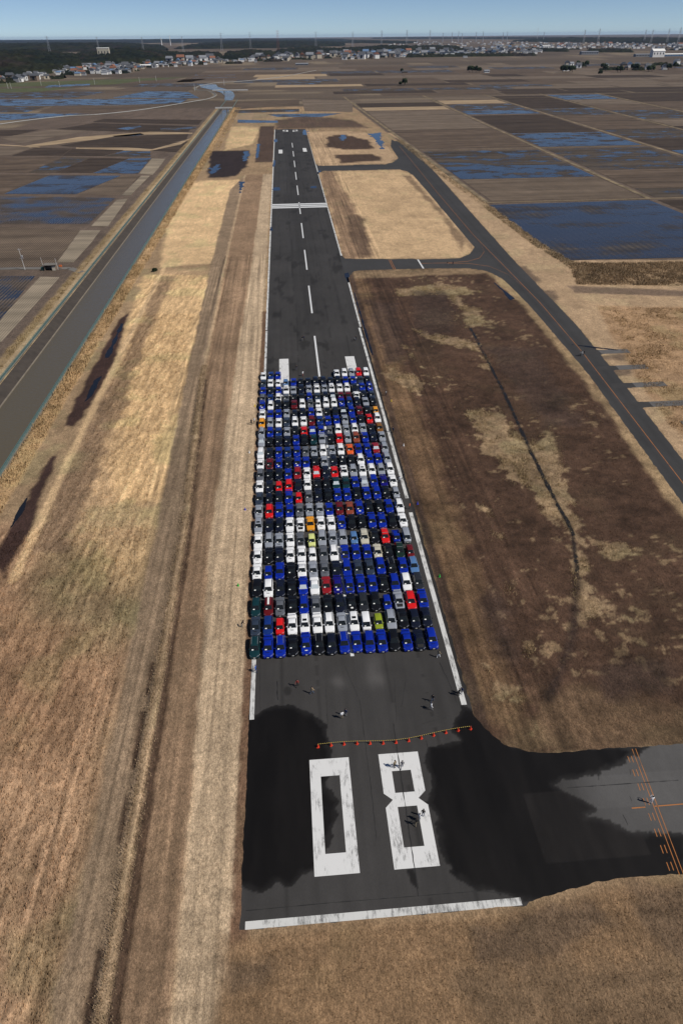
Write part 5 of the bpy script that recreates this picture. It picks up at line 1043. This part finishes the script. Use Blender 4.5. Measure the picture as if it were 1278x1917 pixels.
# one token per car, row by row away from the cones: paint, body, then marks:
# x rear wing, c bonnet scoop, o sunroof, * sunshade, b roof box, k black bonnet, q bonnet sticker, t pale roof stripe, r roof rack, l roof rails, g gold rims
ROWS = '''Twl Bsxc Bwlc Ksc BsxcqG Kwl Nwc Bwcl Bsc Bwc Bsxc Kw Bsxc Nsk Bwc
Lsc Dw Rh Wsxc Wwo Wsx Wwl Ssc Wwo Wv Eh Swl Ks Nw Ns
Tw Mwt Gsc Ks Bwc Gs Ks Nsc Ksq Jw Kw Bh Ssxk Rw Bsxc
Kw Wwc Ns Ks Bsxc* Ws* Qs Vsxq Bsxk Bsxk Bsc Ks Bwc Ww Jw
Wsc Bh Bsc K Wsxqr Ssc Gsc Ns Bws Lsc Lsx Bw Kwl Bsc Awl
Wsc K Nsx Wsc Ws Wh Gs Wwl Bsk Bsc Bsc Isq Ks Fwr Mh
Wsx Swl Ssc Wsx Gsk Ch Sw Ssc Swl Ah Iwr Ks Rwr Bp Sv
Swo Ns Nw Ws Wsk Ys Wsc Wsx Bscq K Ks Bsx Bsx Kw Wsc
Ssc Rw Bsx Bsc Gsc Ssc Ssc Bsc Ms Hs Bsxq Ksx Ksq Bsc Wwl
Ls Nh Nw Bsx Rh Gs Nsx Ks Bsc Bsc K Bsc Bwc Ks Sh
Ws N Rh Rw N Wsx Ksx Kw T* Tsx Bsc Ssc* Bwc Vsx Wsc
Gwl K Nw Bsc Q Wsc Rsx* Nw Rs Wso Swl Wwo Wwl Swl Wwc
Wsx Msk Bsxq Nsc Bsxq Bsc K Ssc Nsx Kst K Wwl Bw Bsc Swl
Ww* Ns Bsc Dsc Bsc Gsc Ssc Wwc Ssc Wwx Os Bsc Bsc Qs* Swl
S* Kh N N Bsc K T Ssx K Rs Ssc Hw Bsc Nsx Ssc
Swb Bw Ds Ss K Rs Bsc* Bsc Gh Wwl Ssq Wwl Ssc K Uw
Yw Swl Ws L Wwl Wsc M D Bsc Bsc Ssc Bsx K Rs Wwl
Wsx Bsc Bs S Nh N Bw Wsq K N N* Bw M K Yh
Bsxq Wwl N K Ms Wwc Gwo Wh Wwl Ww Bsxq D N Ssc K
G D Wwl G K N Bw L N Ns* Ms Ms Wsc N L
Bsc N Bsc Wwo S N Ssc Wsx Ss Wwo Wsc Wwl N Bsc Bsxqt
L Ws Wh Ah Bsc K N N N N N Bsc Bsc L N
Wsc D Bs - - - - - - - Ws Ww Sw Rw Ww'''.split('\n')
def part(nm, me, root, mat=None, loc=None):
    o = bpy.data.objects.new(nm, me); C.objects.link(o); o.parent = root
    if loc: o.location = loc
    if mat is not None: o.material_slots[0].link = 'OBJECT'; o.material_slots[0].material = mat
    return o
FRONT_Y = [76.0, 81.0, 85.7, 90.7, 95.5, 100.3, 105.2, 110.4, 115.6, 120.7, 125.4, 130.4, 135.4, 140.6, 146.5, 151.1, 156.5, 161.4, 166.9, 171.1, 176.4, 181.6, 186.9]
rc = random.Random(3)
for ri, line in enumerate(ROWS):
    xl = -9.3 - min(ri, 20) * .025; xr = 21.05 + min(ri, 20) * .032; toks = line.split()
    for ci, tk_ in enumerate(toks):
        if tk_ == '-': continue
        pc = tk_[0]; bk = tk_[1] if len(tk_) > 1 and tk_[1] in KIND else rc.choice('ssw'); ex = tk_[2:] if len(tk_) > 1 and tk_[1] in KIND else tk_[1:]
        M_ = CMESH[bk]; pm = PM[pc]; x = xl + (xr - xl) * ci / 14 + rc.uniform(-.07, .07); y = FRONT_Y[ri] - .5 * ci / 14 * (ri < 9) + rc.uniform(-.16, .16)
        root = bpy.data.objects.new('car', None); root.empty_display_size = .3; C.objects.link(root); root.location = (x, y, .012); root.rotation_euler = (0, 0, R(rc.uniform(-.9, .9)))
        sc = rc.uniform(.975, 1.02); root.scale = (sc, sc, sc)
        feat = ' with rear wing' if 'x' in ex else ' with sunroof' if 'o' in ex else ' with silver sunshade' if '*' in ex else ' with roof box' if 'b' in ex else ' with roof rack' if 'r' in ex else ' with bonnet scoop' if 'c' in ex else ''
        tag(root, f'{PC[pc][0]} {M_["name"]}{feat}, {ORD[ri + 1]} row from the cones, {ORD[ci + 1]} from the canal', 'car', 'cars parked in rows on the runway')
        part('body', M_['body'], root, pm); ws = part('windscreen', M_['ws'], root, SHADE if '*' in ex else None); part('rear_window', M_['rw'], root)
        for s in M_['side']: part('side_window', s, root)
        for l in M_['wheels']: part('wheel', M_['whm'], root, None, l)
        for h in M_['hl']: part('headlight', h, root)
        for h in M_['tl']: part('tail_light', h, root)
        if '*' not in ex and rc.random() < .9: part('entry_card', M_['card'], ws)
        if ri < 14:
            for h in M_['mir']: part('mirror', h, root, pm if rc.random() < .85 else BLK)
            part('number_plate', M_['plate'], root); part('grille', M_['grille'], root)
            if 'c' in ex: part('bonnet_scoop', M_['scoop'], root, pm)
        if 'l' in ex:
            for h in M_['rails']: part('roof_rail', h, root)
        if 'x' in ex:
            w_ = part('rear_wing', M_['wing'], root, pm)
            for h in M_['sts']: part('wing_strut', h, w_, pm)
        for f_, nm, key in (('o', 'sunroof', 'sunroof'), ('b', 'roof_box', 'rbox'), ('k', 'bonnet_panel', 'bon'), ('q', 'bonnet_sticker', 'stk'), ('t', 'roof_stripe', 'strp'), ('r', 'roof_rack', 'rack')):
            if f_ in ex: part(nm, M_[key], root)
# ------------------------------------------------------------------ cones, bars, marker cones, people
CONE_R = plain('orange_red_cone', (.62, .045, .018), .5); CONE_B = plain('cone_weight', (.45, .035, .016), .6)
def cone_mesh(mat, h=.72, r=.17):
    q = MB(); q.lathe([(r, .04), (r * .62, h * .5), (r * .22, h * .97), (r * .16, h)], 12); c_ = q.mesh('cone_body', mat, True, 40)
    q = MB(); q.box(-.21, .21, -.21, .21, 0, .045, 0, (.01, .01)); return c_, q.mesh('cone_base', mat)
CM = cone_mesh(CONE_R)
ca, cb = (0.45, 58.35), (23.55, 59.45); cpts = []
for k in range(13):
    t = k / 12; x = ca[0] + (cb[0] - ca[0]) * t; y = ca[1] + (cb[1] - ca[1]) * t + .22 * math.sin(t * 9) - .55 * math.sin(t * math.pi); cpts.append((x, y))
    o = empty('traffic_cone', (x, y, .014), rc.uniform(0, 1)); where = 'at the end of the bar by the wet patch' if k == 0 else 'at the bar end by the taxiway corner' if k == 12 else 'in the bar line before the painted numerals'
    tag(o, f'orange red traffic cone {where}' if k in (0, 12) else f'orange red traffic cone, {ORD[k + 1]} along the bar line from the zero', 'cone', 'traffic cones joined by striped bars'); part('cone_body', CM[0], o); part('cone_base', CM[1], o)
YEL = plain('yellow_bar', (.75, .55, .10), .5)
for k, (a, b) in enumerate(zip(cpts[:-1], cpts[1:])):
    q = MB(); n = 12
    for j in range(n):
        p0 = [a[i] + (b[i] - a[i]) * j / n for i in (0, 1)]; p1 = [a[i] + (b[i] - a[i]) * (j + 1) / n for i in (0, 1)]
        q.tube((*p0, .70 + .012), (*p1, .70 + .012), .028, None, 6, j % 2)
    tag(q.obj('cone_bar', [YEL, BLK]), f'yellow and black cone bar, {ORD[k + 1]} along the line from the zero', 'cone bar', 'striped bars between the cones')
for (px, py), cn, cc in (((446, 1097), 'green', (.03, .42, .05)), ((822, 1080), 'green', (.03, .42, .05)), ((459, 955), 'blue', (.03, .05, .45)), ((781, 944), 'blue', (.03, .05, .45)), ((467, 848), 'white', (.75, .75, .75)), ((755, 835), 'white', (.75, .75, .75)), ((477, 761), 'yellow', (.75, .55, .04)), ((732, 752), 'yellow', (.75, .55, .04))):
    x, y = P(px, py); mt = bpy.data.materials.get('marker_' + cn) or plain('marker_' + cn, cc, .5); o = empty('marker_cone', (x, y, .03)); side = 'canal-side' if px < 600 else 'infield-side'
    tag(o, f'small {cn} marker cone on the {side} grass beside the car rows', 'cone'); a, b = cone_mesh(mt, .7, .2); part('cone_body', a, o); part('cone_base', b, o)
def figure(name, J, E_, rad):
    """one continuous skinned body; J joints, E_ edges, rad radii"""
    me = bpy.data.meshes.new(name); me.from_pydata(J, E_, []); ob = bpy.data.objects.new(name, me); C.objects.link(ob)
    md = ob.modifiers.new('s', 'SKIN'); md.use_smooth_shade = True; sv = me.skin_vertices[0].data
    for i, r in enumerate(rad): sv[i].radius = (r, r * .85) if not isinstance(r, tuple) else r
    for v in sv: v.use_root = False
    sv[0].use_root = True; ob.modifiers.new('u', 'SUBSURF').levels = 1
    dg = bpy.context.evaluated_depsgraph_get(); out = bpy.data.meshes.new_from_object(ob.evaluated_get(dg)); bpy.data.objects.remove(ob); return out
SKIN = plain('skin', (.42, .25, .17), .6); HAIR = plain('black_hair', (.012, .010, .009), .6); SHOE = plain('dark_shoes', (.02, .018, .016), .7)
def pose(kind):
    lx = {'stand': ((-.11, .03), (.11, -.02)), 'walk': ((-.10, -.30), (.10, .28)), 'photo': ((-.14, .05), (.14, -.05)), 'stoop': ((-.13, .0), (.13, .05))}[kind]
    lean = {'stand': 0, 'walk': -.05, 'photo': .0, 'stoop': -.34}[kind]; dz = -.16 if kind == 'stoop' else 0
    J = [(0, 0, .95), (0, lean * .4, 1.15 + dz * .3), (0, lean * .8, 1.36 + dz * .7), (0, lean, 1.46 + dz), (0, lean * 1.1 - .01, 1.54 + dz), (0, lean * 1.15 - .02, 1.62 + dz), (0, lean * 1.15 - .015, 1.71 + dz)]
    Ed = [(0, 1), (1, 2), (2, 3), (3, 4), (4, 5), (5, 6)]; r = [(.15, .11), (.14, .105), (.17, .11), (.09, .07), (.055, .055), (.085, .095), (.055, .065)]
    for s, (x, fy) in zip((-1, 1), lx):
        b = len(J); J += [(s * .09, 0, .86), (x, fy * .45 - .03, .49), (x, fy + .02, .10), (x, fy - .14, .04)]; Ed += [(0, b), (b, b + 1), (b + 1, b + 2), (b + 2, b + 3)]; r += [.095, .068, .048, .036]
    for s in (-1, 1):
        b = len(J); sh = (s * .20, lean * .85, 1.39 + dz * .8)
        if kind == 'photo': el, ha, fi = (s * .27, -.16, 1.22), (s * .08, -.36, 1.50), (s * .03, -.40, 1.55)
        elif kind == 'walk': el, ha, fi = (s * .25, s * .14, 1.12), (s * .24, s * .20 - .12, .90), (s * .23, s * .20 - .18, .80)
        elif kind == 'stoop': el, ha, fi = (s * .26, lean - .05, 1.02), (s * .18, lean - .20, .84), (s * .16, lean - .24, .75)
        else: el, ha, fi = (s * .26, .03, 1.11), (s * .26, -.04, .87), (s * .25, -.06, .77)
        J += [sh, el, ha, fi]; Ed += [(2, b), (b, b + 1), (b + 1, b + 2), (b + 2, b + 3)]; r += [.07, .052, .040, .030]
    me = figure('body', J, Ed, r); me.materials.clear()
    for mt in (SKIN, SHOE, SKIN, SHOE): me.materials.append(mt)      # jacket, trousers, skin, shoes (first two set per person)
    hands = [Vector(J[-1]), Vector(J[-5])]
    for p in me.polygons:
        c_ = p.center; p.use_smooth = True
        if c_.z > 1.50 + dz: p.material_index = 2
        elif min((c_ - h).length for h in hands) < .10: p.material_index = 2
        elif c_.z < .09: p.material_index = 3
        elif c_.z < .93 and abs(c_.x) < .19: p.material_index = 1
        else: p.material_index = 0
    h = MB(); hy = lean * 1.15; h.lathe([(.088, 1.645 + dz), (.104, 1.68 + dz), (.100, 1.73 + dz), (.075, 1.78 + dz), (.03, 1.80 + dz)], 12, 0, hy + .012)
    hm_ = h.mesh('hair', HAIR, True)
    return me, hm_
POSES = {k: pose(k) for k in ('stand', 'walk', 'photo', 'stoop')}
CLO = {}
def clo(n, c_):
    if n not in CLO: CLO[n] = plain('cloth_' + n, c_, .85, noise=.15, scale=6)
    return CLO[n]
CC = {'blue': (.03, .10, .40), 'red': (.30, .05, .04), 'tan': (.42, .30, .18), 'white': (.75, .76, .78), 'black': (.012, .012, .014), 'navy': (.02, .03, .08), 'grey': (.20, .20, .21), 'orange': (.65, .09, .02), 'jeans': (.06, .09, .16), 'khaki': (.25, .20, .13)}
PEOPLE = [((479, 1258), 'blue', 'navy', 'walk', 'on the edge line by the front row'), ((557, 1285), 'red', 'black', 'walk', 'on the open asphalt before the cars'), ((584, 1299), 'tan', 'jeans', 'walk', 'on the open asphalt before the cars'),
 ((640, 1345), 'white', 'khaki', 'stand', 'chatting between cars and cones'), ((647, 1340), 'navy', 'grey', 'stand', 'chatting between cars and cones'), ((809, 1313), 'black', 'jeans', 'walk', 'strolling near the right edge line'), ((806, 1328), 'white', 'grey', 'walk', 'strolling near the right edge line'),
 ((858, 1302), 'black', 'black', 'stand', 'standing on the right edge line'), ((863, 1299), 'navy', 'grey', 'stand', 'standing on the right edge line'), ((820, 1231), 'khaki', 'white', 'walk', 'at the end of the front row'), ((738, 1437), 'khaki', 'black', 'stand', 'on the upper bar of the painted eight'), ((752, 1437), 'grey', 'navy', 'walk', 'on the upper bar of the painted eight'),
 ((779, 1545), 'black', 'khaki', 'walk', 'inside the lower loop of the painted eight'), ((784, 1536), 'white', 'grey', 'stand', 'inside the lower loop of the painted eight'), ((791, 1528), 'black', 'jeans', 'stand', 'on the lower loop of the painted eight'), ((1216, 1504), 'white', 'white', 'photo', 'alone on the orange hold line'), ((453, 1174), 'black', 'grey', 'stoop', 'stooping on the canal-side grass strip'),
 ((476, 793), 'white', 'black', 'photo', 'on the canal-side grass beside the rows'), ((471, 795), 'black', 'black', 'stand', 'on the canal-side grass beside the rows'), ((555, 693), 'black', 'navy', 'walk', 'on the asphalt behind the cars'), ((567, 704), 'white', 'red', 'walk', 'on the asphalt behind the cars'), ((566, 638), 'black', 'grey', 'stand', 'far down the empty runway'), ((568.5, 637), 'navy', 'black', 'walk', 'far down the empty runway'),
 ((663, 639), 'grey', 'black', 'walk', 'near the wet edge of the empty runway'), ((665.5, 637), 'black', 'navy', 'stand', 'near the wet edge of the empty runway'), ((1085, 667), 'grey', 'black', 'walk', 'walking on the parallel taxiway'), ((1088, 666), 'white', 'grey', 'walk', 'walking on the parallel taxiway'), ((1091, 665), 'black', 'black', 'walk', 'walking on the parallel taxiway'), ((837, 496), 'black', 'grey', 'walk', 'on the connecting taxiway'), ((847, 496), 'navy', 'black', 'walk', 'on the connecting taxiway'),
 ((754, 896), 'black', 'black', 'stand', 'on the infield edge line beside the rows'), ((747, 903), 'white', 'navy', 'photo', 'on the infield edge line beside the rows'), ((728, 808), 'black', 'navy', 'stand', 'by the amber hatchback end of the rows'), ((735, 810), 'navy', 'black', 'stand', 'by the amber hatchback end of the rows'), ((766, 953), 'orange', 'black', 'stand', 'on the broken edge line'), ((722, 741), 'grey', 'black', 'stand', 'near the rear rows by the edge line'), ((606.5, 790), 'khaki', 'black', 'stand', 'standing in the gap between two cars')]
TEX = {'khaki': 'khaki', 'jeans': 'denim'}
for i, ((px, py), top, bot, po, where) in enumerate(PEOPLE):
    x, y = P(px, py); o = empty('person', (x, y, .014), rc.uniform(0, 6.28) if po not in ('photo',) else math.pi * .75)
    if i == 15: o.rotation_euler = (0, 0, math.pi)
    tag(o, f'person in {top} jacket and {TEX.get(bot, bot)} trousers, {where}', 'person', 'people walking around the parked cars')
    me, hme = POSES[po]; b = part('body', me, o); part('hair', hme, o)
    for k, cn in ((0, top), (1, bot)): b.material_slots[k].link = 'OBJECT'; b.material_slots[k].material = clo(cn, CC[cn])
# ------------------------------------------------------------------ haze
hz = MB(); hz.box(-60000, 60000, -12000, 60000, -6, 150)
hm = bpy.data.materials.new('haze_air'); hm.use_nodes = True; nt = hm.node_tree; nt.nodes.clear()
vo = nt.nodes.new('ShaderNodeVolumePrincipled'); vo.inputs['Color'].default_value = (0.50, 0.68, 1.0, 1); vo.inputs['Density'].default_value = 1.2e-5; vo.inputs['Anisotropy'].default_value = 0.1
mo = nt.nodes.new('ShaderNodeOutputMaterial'); nt.links.new(vo.outputs[0], mo.inputs['Volume'])
tag(hz.obj('haze', hm), kind='stuff')
